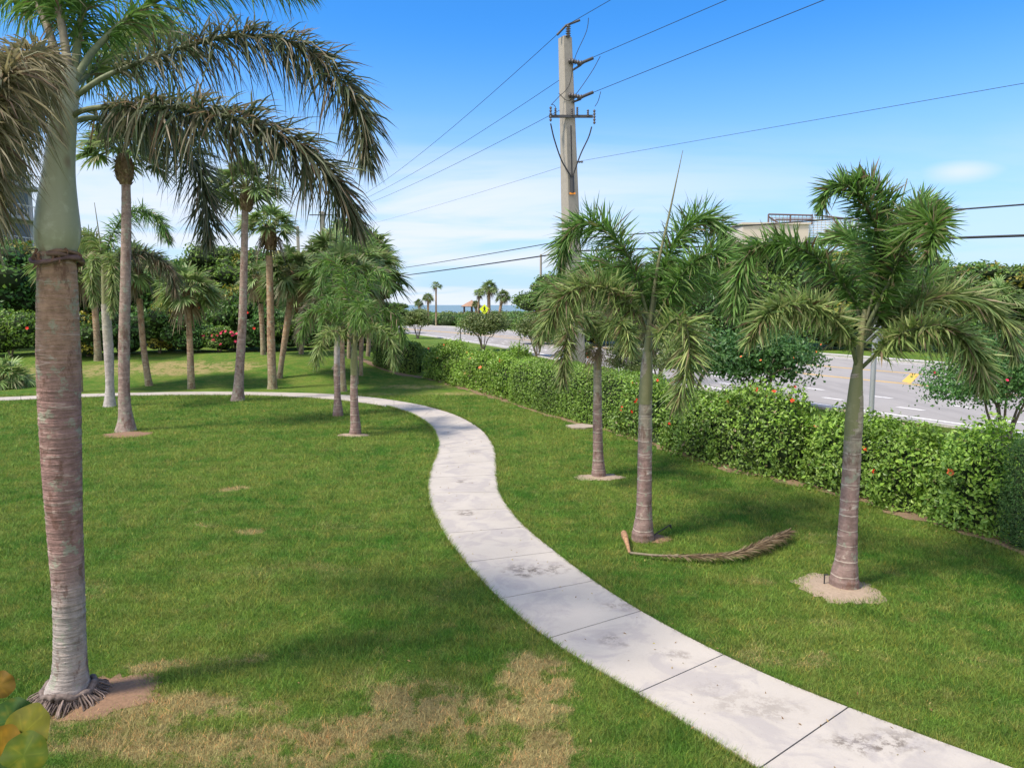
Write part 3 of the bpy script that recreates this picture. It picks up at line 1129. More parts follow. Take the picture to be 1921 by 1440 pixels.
# --- middle right palm with the long spear
B3 = (1205, 1016)
p3f = [
    dict(p=[(1218, 600, 0), (1200, 540, 0), (1172, 470, 0), (1130, 425, .1), (1085, 420, .1), (1060, 455, .1), (1054, 505, .1)], n=966, L=.58, droop=0.11, plum=.75),
    dict(p=[(1222, 600, 0), (1240, 520, .1), (1270, 445, .2), (1315, 408, .3), (1355, 430, .4), (1372, 490, .5)], n=966, L=.58, droop=0.13),
    dict(p=[(1225, 610, 0), (1270, 530, -.3), (1320, 480, -.6), (1370, 480, -.8), (1398, 530, -1.0), (1400, 600, -1.0)], n=1092, L=.58, droop=0.23),
    dict(p=[(1215, 665, 0), (1240, 625, -.3), (1268, 598, -.5), (1288, 615, -.7), (1292, 680, -.8), (1270, 760, -.8)], n=560, L=.58, droop=0.23, pal=OLIVE * 1.1, dry=.12),
    dict(p=[(1212, 625, 0), (1170, 560, -.2), (1110, 535, -.4), (1055, 560, -.6), (1020, 620, -.7)], n=1008, L=.58, droop=0.23, pal=OLIVE, dry=.15),
    dict(p=[(1220, 610, 0), (1260, 560, .5), (1310, 520, 1.0), (1350, 530, 1.4), (1370, 590, 1.6)], n=840, L=.58, droop=0.23),
    dict(p=[(1215, 610, 0), (1190, 550, .6), (1150, 500, 1.3), (1100, 500, 1.9), (1070, 560, 2.2)], n=840, L=.58, droop=0.18),
    dict(p=[(1218, 610, 0), (1225, 545, .8), (1240, 500, 1.8), (1260, 520, 2.6)], n=546, L=.58, droop=0.18),
]
PALM3 = fox_palm('palm left of the fallen frond, with a very long bare spear leaf pointing up', B3,
                 [(1205, 1016), (1206, 1000), (1208, 960), (1209, 900), (1210, 830), (1211, 760), (1212, 700), (1214, 660)],
                 [46, 42, 31, 28, 27, 25, 22, 16],
                 [(1210, 757), (1212, 720), (1214, 680), (1216, 640), (1219, 600)],
                 [26, 25, 20, 14, 9],
                 p3f, spear=[(1219, 610, 9), (1232, 510, 7), (1258, 390, 4), (1281, 282, 1)], seed=3)
# --- smaller palm behind it
B4 = (1123, 896)
p4f = [
    dict(p=[(1124, 655, 0), (1112, 590, 0), (1080, 558, -.2), (1040, 575, -.5), (1010, 640, -.7)], n=924, L=.56, droop=0.23, pal=OLIVE, dry=.25),
    dict(p=[(1124, 655, 0), (1105, 600, -.5), (1078, 590, -1.0), (1062, 640, -1.4), (1055, 720, -1.6)], n=882, L=.56, droop=0.23, pal=OLIVE, dry=.15),
    dict(p=[(1124, 655, 0), (1090, 570, .6), (1045, 530, 1.2), (1005, 560, 1.6)], n=798, L=.56, droop=0.18, pal=GREEN),
    dict(p=[(1126, 655, 0), (1145, 590, .2), (1180, 560, .5), (1210, 600, .7), (1220, 660, .8)], n=840, L=.56, droop=0.23, pal=AGED * .8, dry=.15),
    dict(p=[(1126, 650, 0), (1130, 580, .8), (1135, 530, 1.6), (1140, 540, 2.4)], n=630, L=.56, droop=0.18),
    dict(p=[(1126, 655, 0), (1140, 610, -.6), (1170, 610, -1.2), (1185, 660, -1.5)], n=672, L=.56, droop=0.27, pal=OLIVE),
]
PALM4 = fox_palm('short palm with straw seed stalks just left of the long spear palm', B4,
                 [(1123, 896), (1123, 880), (1122, 850), (1121, 790), (1121, 735), (1121, 690), (1122, 660)],
                 [30, 26, 20, 18, 16, 15, 12],
                 [(1121, 742), (1121, 700), (1122, 675), (1124, 655)],
                 [14, 15, 14, 10], p4f, seed=4)
mb = MB()
r_ = np.random.default_rng(8)
cc = D(1124, 655, G(*B4)[1] + .1)
P0 = np.repeat(cc[None] + r_.normal(0, .04, (1, 3)), 190, 0) + r_.normal(0, .09, (190, 3))
Dv = vn(r_.normal(0, 1, (190, 3)) * [1, 1, .5] + [0, 0, .1])
mb.add(*strips(P0, Dv, vn(np.cross(Dv, r_.normal(0, 1, (190, 3)))), r_.uniform(.25, .6, 190), np.full(190, .012), r_.uniform(.5, 1.2, 190), 3,
               pick(BROWN, 190, r_) * 1.2, pick(BROWN, 190, r_) * 1.3), mat=0)
mb.build('seed_stalks', DRY, PALM4, PALM4.location)

# --- two mid-lawn palms
def crown_px(cx, cy, R_, dirs, Y, pal=GREEN, n=260, L=.42, **kw):
    """fronds arching from (cx,cy): dirs = (dx, rise, fall, depth)"""
    out = []
    for (dx, rise, fall, dep, *rest) in dirs:
        pl = rest[0] if rest else pal
        out.append(dict(p=[(cx, cy, 0), (cx + dx * .3, cy - rise * .75, dep * .3), (cx + dx * .65, cy - rise, dep * .65), (cx + dx * .92, cy - rise + fall * .5, dep * .9), (cx + dx, cy - rise + fall, dep)],
                        pal=pl, n=n, L=L, **kw))
    return out


fox_palm('lawn palm nearest the path bend, with a grey purple trunk and wide crown', (666, 816),
         [(666, 816), (667, 800), (665, 770), (664, 730), (664, 700), (665, 660)], [24, 20, 16, 14, 12, 10],
         [(664, 712), (664, 680), (665, 655), (667, 630)], [12, 13, 11, 8],
         [dict(p=[(665, 635, 0), (656, 572, .1), (639, 505, .2), (609, 488, .3), (581, 512, .3)], pal=BRIGHT, droop=.3),
          dict(p=[(667, 635, 0), (678, 576, .1), (695, 515, -.1), (719, 512, -.2), (731, 545, -.3)], pal=BRIGHT, droop=.3),
          dict(p=[(665, 640, 0), (635, 597, 0), (600, 578, 0), (574, 597, 0), (564, 635, 0)], pal=BRIGHT * .85),
          dict(p=[(668, 640, 0), (695, 597, 0), (728, 582, 0), (750, 606, 0), (757, 644, 0)], pal=BRIGHT * .85),
          dict(p=[(667, 644, 0), (691, 618, -.3), (716, 618, -.6), (736, 648, -.8), (740, 686, -.9)], pal=OLIVE * 1.15),
          dict(p=[(664, 644, 0), (639, 623, -.3), (614, 624, -.7), (599, 652, -.9), (593, 682, -1.0)], pal=OLIVE * 1.15),
          dict(p=[(666, 640, 0), (660, 589, .6), (652, 540, 1.2), (643, 540, 1.8), (636, 580, 2.2)], pal=BRIGHT * .85),
          dict(p=[(667, 640, 0), (678, 597, .8), (691, 572, 1.5), (703, 576, 2.1), (712, 606, 2.5)], pal=BRIGHT * .85),
          dict(p=[(666, 640, 0), (667, 597, -.6), (671, 572, -1.2), (678, 576, -1.8), (681, 606, -2.2)], pal=BRIGHT * .85)], n=430, L=.52, W=.030, seed=5)
fox_palm('lawn palm just left of the path bend, its trunk pale at the top', (634, 781),
         [(634, 781), (634, 768), (633, 740), (632, 700), (632, 670)], [21, 18, 12, 12, 10],
         [(632, 690), (632, 660), (633, 635), (635, 615)], [11, 11, 9, 7],
         crown_px(635, 620, 1, [(-70, 60, 60, .3, GREY), (-75, 30, 50, -.3, AGED * .7), (40, 120, 50, .4, BRIGHT), (-35, 120, 60, .3), (60, 60, 50, .8), (-50, 85, 60, 1.5), (15, 90, 50, 1.8), (-30, 60, 60, -1.2)], 0, n=420, L=.52, W=.034),
         smat=TR_GREY, seed=6)
# --- small foxtail in the back left with the bent frond
fox_palm('smooth pale grey trunked palm with one frond bent over to the right', (206, 763),
         [(206, 763), (206, 752), (206, 720), (204, 660), (200, 600), (197, 570)], [25, 20, 15, 17, 16, 13],
         [(198, 585), (197, 550), (196, 520), (195, 485)], [13, 12, 11, 8],
         [dict(p=[(195, 500, 0), (205, 455, 0), (230, 408, 0), (265, 396, 0), (298, 415, -.1), (316, 450, -.1)], n=720, L=.8, W=.042, pal=GREEN, droop=.4),
          dict(p=[(195, 500, 0), (180, 450, .4), (150, 440, .8), (120, 470, 1.0)], n=520, L=.8, W=.042, pal=OLIVE),
          dict(p=[(195, 505, 0), (230, 482, .3), (280, 478, .5), (320, 510, .6), (330, 550, .6)], n=640, L=.8, W=.042, pal=GREY, dry=.3),
          dict(p=[(195, 500, 0), (205, 480, -.6), (212, 520, -1.2), (210, 590, -1.4)], n=640, L=.5, W=.042, pal=OLIVE),
          dict(p=[(195, 500, 0), (180, 480, -.6), (172, 520, -1.1), (175, 570, -1.2)], n=560, L=.5, W=.042, pal=OLIVE)],
         spear=[(190, 470, 3), (183, 420, 2), (177, 380, 1)], tmat=TR_GREY, seed=7)

# ------------------------------------------------------------------ fan palms
def fan_crown(seed, nleaf=30, r_pet=.95, r_blade=.85, pal=OLIVE, nseg=30, low=-.35, dead=3, segw=.05):
    r = np.random.default_rng(seed)
    mb = MB()
    for k in range(nleaf + dead):
        isdead = k >= nleaf
        az = k * 2.39996 + r.normal(0, .2)
        e = math.asin(np.clip(1 - (1 - low) * ((k + .5) / nleaf), -1, 1)) if not isdead else R(-50)
        d = np.array([math.cos(az) * math.cos(e), math.sin(az) * math.cos(e), math.sin(e)])
        rp = r_pet * r.uniform(.75, 1.1) * (.7 if isdead else 1)
        end = d * rp + np.array([0, 0, -.15 * rp])
        mid_ = d * rp * .5 + np.array([0, 0, .04])
        mb.tube(spline([np.zeros(3), mid_, end], 6), np.linspace(.028, .014, 6), 4, col=(.14, .16, .06) if not isdead else (.2, .13, .07), mat=0)
        td = vn(end - mid_)
        side = vn(np.cross(td, [0, 0, 1.0]) + np.array([1e-4, 0, 0]))
        up = np.cross(side, td)
        tw = r.normal(0, .4)
        side, up = side * math.cos(tw) + up * math.sin(tw), up * math.cos(tw) - side * math.sin(tw)
        fa = np.linspace(-R(125), R(125), nseg) + r.normal(0, .03, nseg)
        Dv = np.cos(fa)[:, None] * td + np.sin(fa)[:, None] * side + (.35 * np.abs(np.sin(fa)))[:, None] * up
        Dv = vn(Dv + r.normal(0, .05, (nseg, 3)))
        S = vn(np.cross(Dv, up))
        ln = r_blade * (.72 + .28 * np.cos(fa)) * r.uniform(.85, 1.1, nseg)
        cpal = BROWN if isdead else pal
        tone = r.uniform(.75, 1.3)
        cA = pick(cpal, nseg, r) * tone
        cB = np.where((r.random(nseg) < .3)[:, None], AGED[2] * .9, cA * 1.25)
        mb.add(*strips(np.repeat(end[None], nseg, 0), Dv, S, ln, np.full(nseg, segw * 1.6), r.uniform(.15, .5, nseg) + (.4 if isdead else 0), 3, cA, cB,
                       prof=(.4, 1, .8, .1)), mat=1)
    return mb


def boots(seed, r0=.2, h=1.0):
    r = np.random.default_rng(seed)
    mb = MB()
    P = [[0, 0, -h], [0, 0, -h * .8], [0, 0, -h * .5], [0, 0, -h * .2], [0, 0, .05]]
    mb.tube(spline(P, 14), np.interp(np.linspace(0, 1, 14), [0, .2, .55, .9, 1], [r0 * .8, r0 * 1.3, r0 * 1.5, r0 * 1.1, r0 * .6]), 14, col=(.16, .10, .06),
            wob=lambda u, th: 1 + .12 * np.sin(th * 5 + u * 14) * np.cos(u * 20))
    for q in range(70):
        a = r.uniform(0, 2 * PI)
        z = r.uniform(-h, 0)
        rr = r0 * np.interp(z / h, [-1, -.6, 0], [1.1, 1.4, .9])
        p0 = np.array([math.cos(a) * rr * .85, math.sin(a) * rr * .85, z])
        p1 = p0 + np.array([math.cos(a) * .13, math.sin(a) * .13, .14 + .08 * r.random()])
        t_ = np.cross([0, 0, 1], [math.cos(a), math.sin(a), 0])
        c_ = pick(BROWN, 1, r)[0]
        wd = .05
        V = [p0 - t_ * wd, p0 + t_ * wd, p1 + t_ * .02, p1 - t_ * .02, p0 - t_ * wd + [0, 0, .05], p0 + t_ * wd + [0, 0, .05]]
        mb.add(V, [[0, 1, 2, 3], [5, 4, 3, 2]], col=c_)
    return mb


CROWNS, BOOTS = {}, {}
def get_crown(key, **kw):
    """first use builds the mesh, later uses copy it"""
    return CROWNS.get(key)


KCR = {
    'sabal_a': dict(seed=11, pal=SABAL, nleaf=34), 'sabal_b': dict(seed=12, pal=SABAL * .8, nleaf=38, low=-.5),
    'sabal_c': dict(seed=13, pal=SABAL * 1.15, nleaf=30, low=-.1), 'wash': dict(seed=14, pal=SABAL * .8, nleaf=30, low=-.12, r_blade=.85, dead=0),
    'loose': dict(seed=15, pal=SABAL, nleaf=22, low=-.3, nseg=24, dead=2),
}


def fan_palm(label, base_px, trunk_px, trunk_w, head_px, crown, cscale, boot=1.0, tmat=TR_SABAL, name='sabal_palm', group='fan palms at the back of the lawn',
             Y=None, rot=0, flare=False):
    b = G(*base_px)
    if Y is not None:
        b = D(base_px[0], base_px[1], Y)
        b[2] = float(hgt(b[0], b[1]))
    Y0 = b[1]
    k = Y0 / FPX
    root = thing(name, label, 'palm tree', b, group)
    tp = [D(x, y, Y0) for x, y in trunk_px]
    tp[0][2] = b[2] - .05
    trunk_obj(root, tp, [q * k / 2 for q in trunk_w], tmat, rings=.03, nlen=70, ring_step=.16, seg=14)
    h = D(head_px[0], head_px[1], Y0) - b
    if crown in CROWNS:
        o = copy_to(CROWNS[crown], root)
    else:
        o = fan_crown(**KCR[crown]).build('crown', [STALK, FROND], root)
        CROWNS[crown] = o
    o.location = h
    o.scale = (cscale,) * 3
    o.rotation_euler = (0, 0, rot)
    if boot:
        kk = 'b%d' % (int(rot * 10) % 2)
        if kk in BOOTS:
            q = copy_to(BOOTS[kk], root)
        else:
            q = boots(20 + len(BOOTS)).build('old_leaf_bases', SHEATH, root)
            BOOTS[kk] = q
        q.location = h
        q.scale = (boot,) * 3
        q.rotation_euler = (0, 0, rot)
    return root


T_ = 'tall'
fan_palm('tall thin palm rising from a mulch circle right behind the foreground trunk', (236, 808),
         [(236, 806), (236, 785), (233, 740), (233, 640), (236, 500), (237, 400), (236, 330)], [42, 28, 21, 20, 18, 17, 15],
         (232, 290), 'wash', 1.0, .95, TR_TALL, 'fan_palm', 'tall thin trunked palms', rot=.3)
fan_palm('tall thin palm whose bowed trunk stands beside the curved path', (446, 751),
         [(446, 751), (447, 738), (449, 700), (455, 600), (458, 480), (460, 390)], [29, 22, 17, 15, 13, 12],
         (462, 355), 'wash', 1.25, .95, TR_TALL, 'fan_palm', 'tall thin trunked palms', rot=1.7)
fan_palm('straight palm with ragged booted neck and swept green crown, next right of the bowed palm', (511, 729),
         [(511, 728), (511, 715), (509, 660), (507, 560), (505, 480)], [21, 17, 15, 13, 12], (506, 425), 'sabal_c', 1.05, 1.15, rot=.8)
fan_palm('thin palm with round brown head and spiky ball crown above the dry grass patch', (359, 729),
         [(359, 728), (358, 700), (356, 640), (352, 570)], [15, 13, 11, 10], (352, 545), 'sabal_a', 1.15, .95, rot=2.1)
fan_palm('leaning lichen streaked palm just left of the dry grass patch', (279, 723),
         [(280, 722), (276, 700), (268, 640), (262, 560)], [15, 12, 11, 11], (258, 500), 'sabal_b', 1.1, .8, rot=3.0)
fan_palm('palm leaning right with pale lower trunk, under the shaggy middle crown', (524, 709),
         [(524, 708), (528, 680), (537, 620), (545, 560)], [12, 10, 12, 12], (548, 510), 'sabal_b', 1.2, 1.1, rot=4.4)
fan_palm('thin palm far back with a long brown booted neck left of the straight palm', (494, 665),
         [(494, 665), (493, 640), (491, 600), (489, 570)], [11, 9, 9, 10], (486, 520), 'loose', 1.0, 1.5, rot=5.4)
fan_palm('short palm trunk at the hedge foot left of the smooth grey trunk', (184, 676),
         [(184, 676), (183, 650), (179, 590), (174, 520)], [15, 13, 11, 11], (170, 490), 'sabal_c', 1.15, .8, rot=.5)
fan_palm('palm half hidden behind the big foreground trunk', (149, 735),
         [(149, 734), (148, 700), (144, 620), (140, 540)], [13, 12, 11, 11], (140, 490), 'sabal_a', 1.3, .9, rot=1.1)
fan_palm('rear palm in the dark gap between the bowed palms', (565, 664),
         [(565, 664), (565, 640), (562, 600)], [10, 9, 9], (560, 560), 'loose', .95, .9, rot=3.9)
fan_palm('pale trunk palm right behind the path bend palms', (645, 734),
         [(645, 733), (643, 710), (641, 660), (640, 600), (640, 560)], [14, 11, 11, 11, 10], (640, 520), 'sabal_b', 1.35, .9, rot=5.0)
fan_palm('dark trunk palm left of the trimmed hedge end', (668, 720),
         [(669, 720), (668, 700), (666, 640), (664, 560)], [9, 8, 8, 8], (662, 500), 'sabal_c', 1.3, .9, rot=.9)
fan_palm('reddish trunk palm nearest the trimmed hedge end', (677, 704),
         [(677, 704), (677, 690), (678, 640), (682, 560)], [9, 8, 9, 9], (690, 510), 'sabal_a', 1.55, .9, rot=2.6)
fan_palm('flared base palm on the far slope behind the path bend', (632, 692),
         [(632, 692), (633, 680), (633, 640), (630, 560)], [22, 12, 9, 9], (625, 490), 'sabal_b', 1.5, .8, rot=1.4)
fan_palm('tallest palm of the dense cluster left of the open sky', (655, 672),
         [(655, 672), (655, 640), (657, 580), (660, 500)], [9, 8, 8, 8], (640, 470), 'sabal_c', 1.55, .8, rot=4.7)
fan_palm('rightmost palm crown of the dense cluster left of the open sky', (690, 668),
         [(690, 668), (692, 640), (694, 580), (692, 510)], [9, 8, 8, 8], (692, 478), 'sabal_a', 1.5, .8, rot=.2)
# low palmetto at the left edge
def palmetto(label, px, py, s, key, rot):
    b = G(px, py)
    root = thing('palmetto', label, 'palmetto', b)
    o = copy_to(CROWNS[key], root)
    o.location = (0, 0, .35)
    o.scale = (s,) * 3
    o.rotation_euler = (0, 0, rot)
    mb = MB()
    mb.tube([[0, 0, -.05], [.03, 0, .2], [0, 0, .42]], [.14, .15, .10], 10, col=(.13, .09, .06))
    mb.build('trunk', WOOD, root)
    return root


palmetto('blue green palmetto cut off by the left edge of the picture', 5, 726, 1.05, 'sabal_c', .3)

# ------------------------------------------------------------------ leafy things
def leaves(mb, C_, N_, size, pal, r, mat=0, flat=.5, asp=.6, tone=None, dirs=None):
    n = len(C_)
    nrm = vn(N_ + r.normal(0, flat, (n, 3)))
    d = vn(np.cross(nrm, r.normal(0, 1, (n, 3))))
    d = vn(d + np.array([0, 0, -.25]))
    s_ = vn(np.cross(nrm, d))
    sz = size * r.uniform(.6, 1.25, n)[:, None]
    fold = nrm * sz * .12
    V = np.stack([C_ - d * sz * .5, C_ - s_ * sz * asp * .5 + fold, C_ + d * sz * .5, C_ + s_ * sz * asp * .5 + fold], 1).reshape(-1, 3)
    F = np.arange(n * 4).reshape(n, 4)
    col = pick(pal, n, r)
    if tone is not None:
        col = col * tone[:, None]
    mb.add(V, F, np.repeat(col, 4, 0), mat)


def ico(r=1.0, sub=2):
    """unit sphere verts/faces via lat-long grid"""
    nu, nv = 14, 9
    V = [[0, 0, r]]
    for a in range(1, nv):
        for b in range(nu):
            th, ph = PI * a / nv, 2 * PI * b / nu
            V.append([r * math.sin(th) * math.cos(ph), r * math.sin(th) * math.sin(ph), r * math.cos(th)])
    V.append([0, 0, -r])
    F4, F3 = [], []
    for b in range(nu):
        F3.append([0, 1 + b, 1 + (b + 1) % nu])
        F3.append([len(V) - 1, 1 + (nv - 2) * nu + (b + 1) % nu, 1 + (nv - 2) * nu + b])
    for a in range(nv - 2):
        for b in range(nu):
            F4.append([1 + a * nu + b, 1 + (a + 1) * nu + b, 1 + (a + 1) * nu + (b + 1) % nu, 1 + a * nu + (b + 1) % nu])
    return np.array(V), np.array(F4), np.array(F3)


IV, IF4, IF3 = ico()


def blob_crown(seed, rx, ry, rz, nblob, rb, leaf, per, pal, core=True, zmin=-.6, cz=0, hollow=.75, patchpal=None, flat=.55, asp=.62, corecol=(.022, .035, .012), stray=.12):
    r = np.random.default_rng(seed)
    mb = MB()
    for k in range(nblob):
        d = vn(r.normal(0, 1, 3))
        if d[2] < zmin:
            d[2] = zmin * r.random()
        q = d * np.array([rx, ry, rz]) * r.uniform(hollow * .6, 1) * .82
        q[2] += cz
        rr = rb * r.uniform(.65, 1.25)
        sq = np.array([1, 1, .75]) * rr
        n = int(per * (rr / rb) ** 2)
        dd = vn(r.normal(0, 1, (n, 3)))
        dd[:, 2] = np.where(dd[:, 2] < -.5, -dd[:, 2] * .5, dd[:, 2])
        rad = 1 + .22 * noise3(dd, 3.0, k) + r.normal(0, stray, n)
        c_ = q + dd * sq * rad[:, None]
        tone = np.full(n, r.uniform(.8, 1.2))
        pl = patchpal if (patchpal is not None and r.random() < .14) else pal
        leaves(mb, c_, dd, leaf, pl, r, 0, flat, asp, tone)
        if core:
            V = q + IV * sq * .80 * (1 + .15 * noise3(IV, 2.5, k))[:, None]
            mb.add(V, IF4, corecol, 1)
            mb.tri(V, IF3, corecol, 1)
    return mb


def branches(mb, top, spread, n, r0, r, h, col=(.2, .16, .12), lean=.3):
    for k in range(n):
        a = 2 * PI * k / n + r.normal(0, .4)
        e = np.array([math.cos(a) * spread * r.uniform(.5, 1), math.sin(a) * spread * r.uniform(.5, 1), top * r.uniform(.8, 1.1)])
        s_ = np.array([math.cos(a) * r0, math.sin(a) * r0, 0])
        m1 = s_ + (e - s_) * .35 + np.array([r.normal(0, .1), r.normal(0, .1), h * .12])
        P = spline([s_ - np.array([0, 0, .1]), m1, s_ + (e - s_) * .7 + r.normal(0, .12, 3), e], 10)
        mb.tube(P, np.linspace(r0, r0 * .3, 10), 7, col=col)
        for q in range(2):
            f = P[r.integers(4, 8)]
            g = f + np.array([r.normal(0, .5), r.normal(0, .5), .45]) * spread * .6
            mb.tube(spline([f, (f + g) / 2 + r.normal(0, .05, 3), g], 6), np.linspace(r0 * .4, r0 * .12, 6), 5, col=col)


SEAG = np.array([(.040, .095, .020), (.075, .150, .028), (.125, .20, .045)]) * 1.2
DEEP = np.array([(.020, .055, .014), (.040, .095, .022), (.075, .14, .035)]) * 1.3
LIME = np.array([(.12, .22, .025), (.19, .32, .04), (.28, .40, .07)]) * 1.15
MIDG = np.array([(.052, .100, .018), (.095, .165, .026), (.155, .22, .04)]) * 1.25
YELL = np.array([(.20, .22, .03), (.38, .34, .04), (.50, .42, .06)])
SCRUB = np.array([(.055, .085, .025), (.095, .125, .038), (.14, .155, .055)]) * 1.5

CORE = colmat('dark_shade_core', .95)  # solid hull against see-through; its dark colour stands for shade between leaves
BIGC = {}
BIGSPEC = {
    'a': dict(seed=31, rx=4.2, ry=3.2, rz=3.9, nblob=56, rb=1.15, leaf=.30, per=230, pal=SEAG, cz=0, patchpal=YELL * .6),
    'b': dict(seed=32, rx=4.4, ry=3.2, rz=3.6, nblob=56, rb=1.05, leaf=.26, per=240, pal=MIDG, cz=0),
    'c': dict(seed=33, rx=4.0, ry=3.0, rz=3.8, nblob=50, rb=1.2, leaf=.32, per=220, pal=DEEP * 1.35, cz=0, patchpal=SEAG * 1.2),
}


def big_tree(label, x, y, w, h, key, rot=0, name='sea_grape_tree', group='broad leaved trees behind the lawn', zoff=0, patch=None):
    z = float(hgt(x, y))
    root = thing(name, label, 'tree', (x, y, z), group)
    if key in BIGC:
        o = copy_to(BIGC[key], root)
    else:
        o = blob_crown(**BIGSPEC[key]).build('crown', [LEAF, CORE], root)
        BIGC[key] = o
    o.location = (0, 0, h * .5 + zoff)
    o.scale = (w / 8.6, w / 8.6, h / 8.4)
    o.rotation_euler = (0, 0, rot)
    r = np.random.default_rng(int(abs(x * 13 + y)))
    mb = MB()
    branches(mb, h * .6, w * .25, 4, .12, r, h)
    mb.build('trunk', WOOD, root)
    return root


def XY(px, Y):
    return (px - CX) / FPX * Y, Y


wall = [(-20, 50, 10, 10.1, 'c', 'dark leafy tree at the far left edge behind the palmetto'),
        (60, 54, 9, 9.9, 'a', 'leafy tree showing left of the foreground trunk'),
        (150, 54, 9, 9.9, 'c', 'dark leafy tree directly right of the foreground trunk'),
        (235, 55, 8.5, 9.5, 'a', 'yellow flecked tree behind the bent frond palm'),
        (320, 56, 9, 9.2, 'c', 'dark tree behind the ball crowned palm'),
        (415, 57, 9, 9.8, 'b', 'bright green tree left of the bowed thin palm'),
        (500, 58, 8.5, 9.5, 'a', 'leafy tree behind the straight booted palm'),
        (580, 59, 9, 9.7, 'c', 'dark tree left of the dense palm cluster'),
        (655, 62, 8.5, 9.5, 'b', 'tree mass behind the dense palm cluster'),
        (705, 66, 6.0, 5.1, 'a', 'tree tapering down toward the open sea view')]
for i, (px, Y_, w_, h_, k_, lb) in enumerate(wall):
    x_, y_ = XY(px, Y_)
    big_tree(lb, x_, y_, w_, h_ - hgt(x_, y_), k_, rot=i * 1.3)
big_tree('low round tree beside the road, left of the sea view', *XY(742, 108), 7.0, 5.2, 'b', .4)


# lower shrubs in front of that wall
SHR = {}
SHRSPEC = {'a': dict(seed=41, rx=1.9, ry=1.3, rz=1.25, nblob=22, rb=.6, leaf=.17, per=260, pal=MIDG * 1.1, cz=0, zmin=-.8),
           'b': dict(seed=42, rx=1.9, ry=1.3, rz=1.25, nblob=22, rb=.6, leaf=.20, per=230, pal=SEAG, cz=0, zmin=-.8, patchpal=YELL * .7),
           'c': dict(seed=43, rx=1.9, ry=1.3, rz=1.2, nblob=22, rb=.55, leaf=.15, per=260, pal=DEEP * 1.5, cz=0, zmin=-.8)}


def flower_mesh(seed=0):
    r = np.random.default_rng(seed)
    mb = MB()
    for k in range(5):
        a = k * 2 * PI / 5
        d = np.array([math.cos(a), math.sin(a), .35])
        s_ = np.array([-math.sin(a), math.cos(a), 0])
        mb.add([[0, 0, 0], d * .6 - s_ * .38, d * 1.0 + [0, 0, -.1], d * .6 + s_ * .38], [[0, 1, 2, 3]], col=(1, 1, 1))
    mb.tube([[0, 0, 0], [0, 0, .5], [.05, 0, .85]], [.05, .04, .06], 5, col=(1.1, .8, .3))
    return mb


def flowermat(name, c):
    t = NT(name)
    t.col(t.mix(1.0, t.attr(), c, 'MULTIPLY'))
    t.rough(.55)
    return t.m


REDF, CORALF, PINKF = flowermat('red_petal', (.72, .035, .02)), flowermat('coral_petal', (.80, .17, .06)), flowermat('magenta_petal', (.55, .03, .09))
FLW = {}


def put_flower(parent, p, size, mat, r, name='flower'):
    if mat.name in FLW:
        o = copy_to(FLW[mat.name], parent)
    else:
        o = flower_mesh().build(name, mat, parent)
        FLW[mat.name] = o
    o.location = tuple(float(q) for q in p)
    o.scale = (size,) * 3
    o.rotation_euler = (r.uniform(.5, 1.4), r.uniform(-.5, .5), r.uniform(-.7, .7))
    return o


def shrub(label, px, py, w, h, key, rot=0, name='shrub', group='shrubs along the back of the lawn', Y=None, nfl=0, fmat=None):
    if Y is None:
        b = G(px, py)
    else:
        b = D(px, py, Y)
        b[2] = float(hgt(b[0], b[1]))
    root = thing(name, label, 'shrub', b, group)
    if key in SHR:
        o = copy_to(SHR[key], root)
    else:
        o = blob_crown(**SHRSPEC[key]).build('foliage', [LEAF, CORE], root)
        SHR[key] = o
    o.location = (0, 0, h * .48)
    o.scale = (w / 4.0, w / 4.0, h / 2.5)
    o.rotation_euler = (0, 0, rot)
    mb = MB()
    branches(mb, h * .6, w * .2, 4, .04, np.random.default_rng(int(px)), h)
    mb.build('stem', WOOD, root)
    r = np.random.default_rng(int(px) + 9)
    for k in range(nfl):
        a = r.uniform(-PI * .95, -.05)
        put_flower(root, (math.cos(a) * w * .48, math.sin(a) * w * .36, h * r.uniform(.25, .8)), .11, fmat, r)
    return root


sh = [(20, 668, 5.0, 3.0, 'a', 'rounded shrub between the palmetto and the foreground trunk', 4, REDF),
      (165, 668, 4.2, 2.6, 'b', 'green shrub behind the short palm trunk', 0, None),
      (225, 664, 4.4, 3.0, 'c', 'dark shrub filling the gap left of the leaning palm', 0, None),
      (300, 662, 4.4, 3.0, 'b', 'large leaved shrub between the leaning and ball crowned palms', 0, None),
      (355, 661, 4.2, 2.8, 'c', 'dark shrub behind the ball crowned palm trunk', 0, None),
      (412, 660, 3.6, 1.8, 'a', 'bougainvillea covered in magenta bloom at the slope top', 40, PINKF),
      (440, 655, 5.0, 4.2, 'b', 'tall vine covered shrub behind the magenta bloom', 3, REDF),
      (500, 658, 4.6, 3.4, 'c', 'shrub behind the straight booted palm trunk', 3, REDF),
      (560, 656, 4.6, 3.2, 'a', 'shrub behind the right leaning palm', 0, None),
      (600, 655, 4.4, 3.0, 'c', 'shrub left of the path bend palms at the slope top', 0, None),
      (655, 654, 4.4, 2.6, 'b', 'shrub behind the trunks of the path bend palms', 0, None),
      (700, 652, 3.6, 2.6, 'a', 'shrub touching the end of the trimmed hedge', 0, None)]
for i, (px, py, w_, h_, k_, lb, nfl, fm) in enumerate(sh):
    shrub(lb, px, py, w_, h_, k_, rot=i * .9, nfl=nfl, fmat=fm)

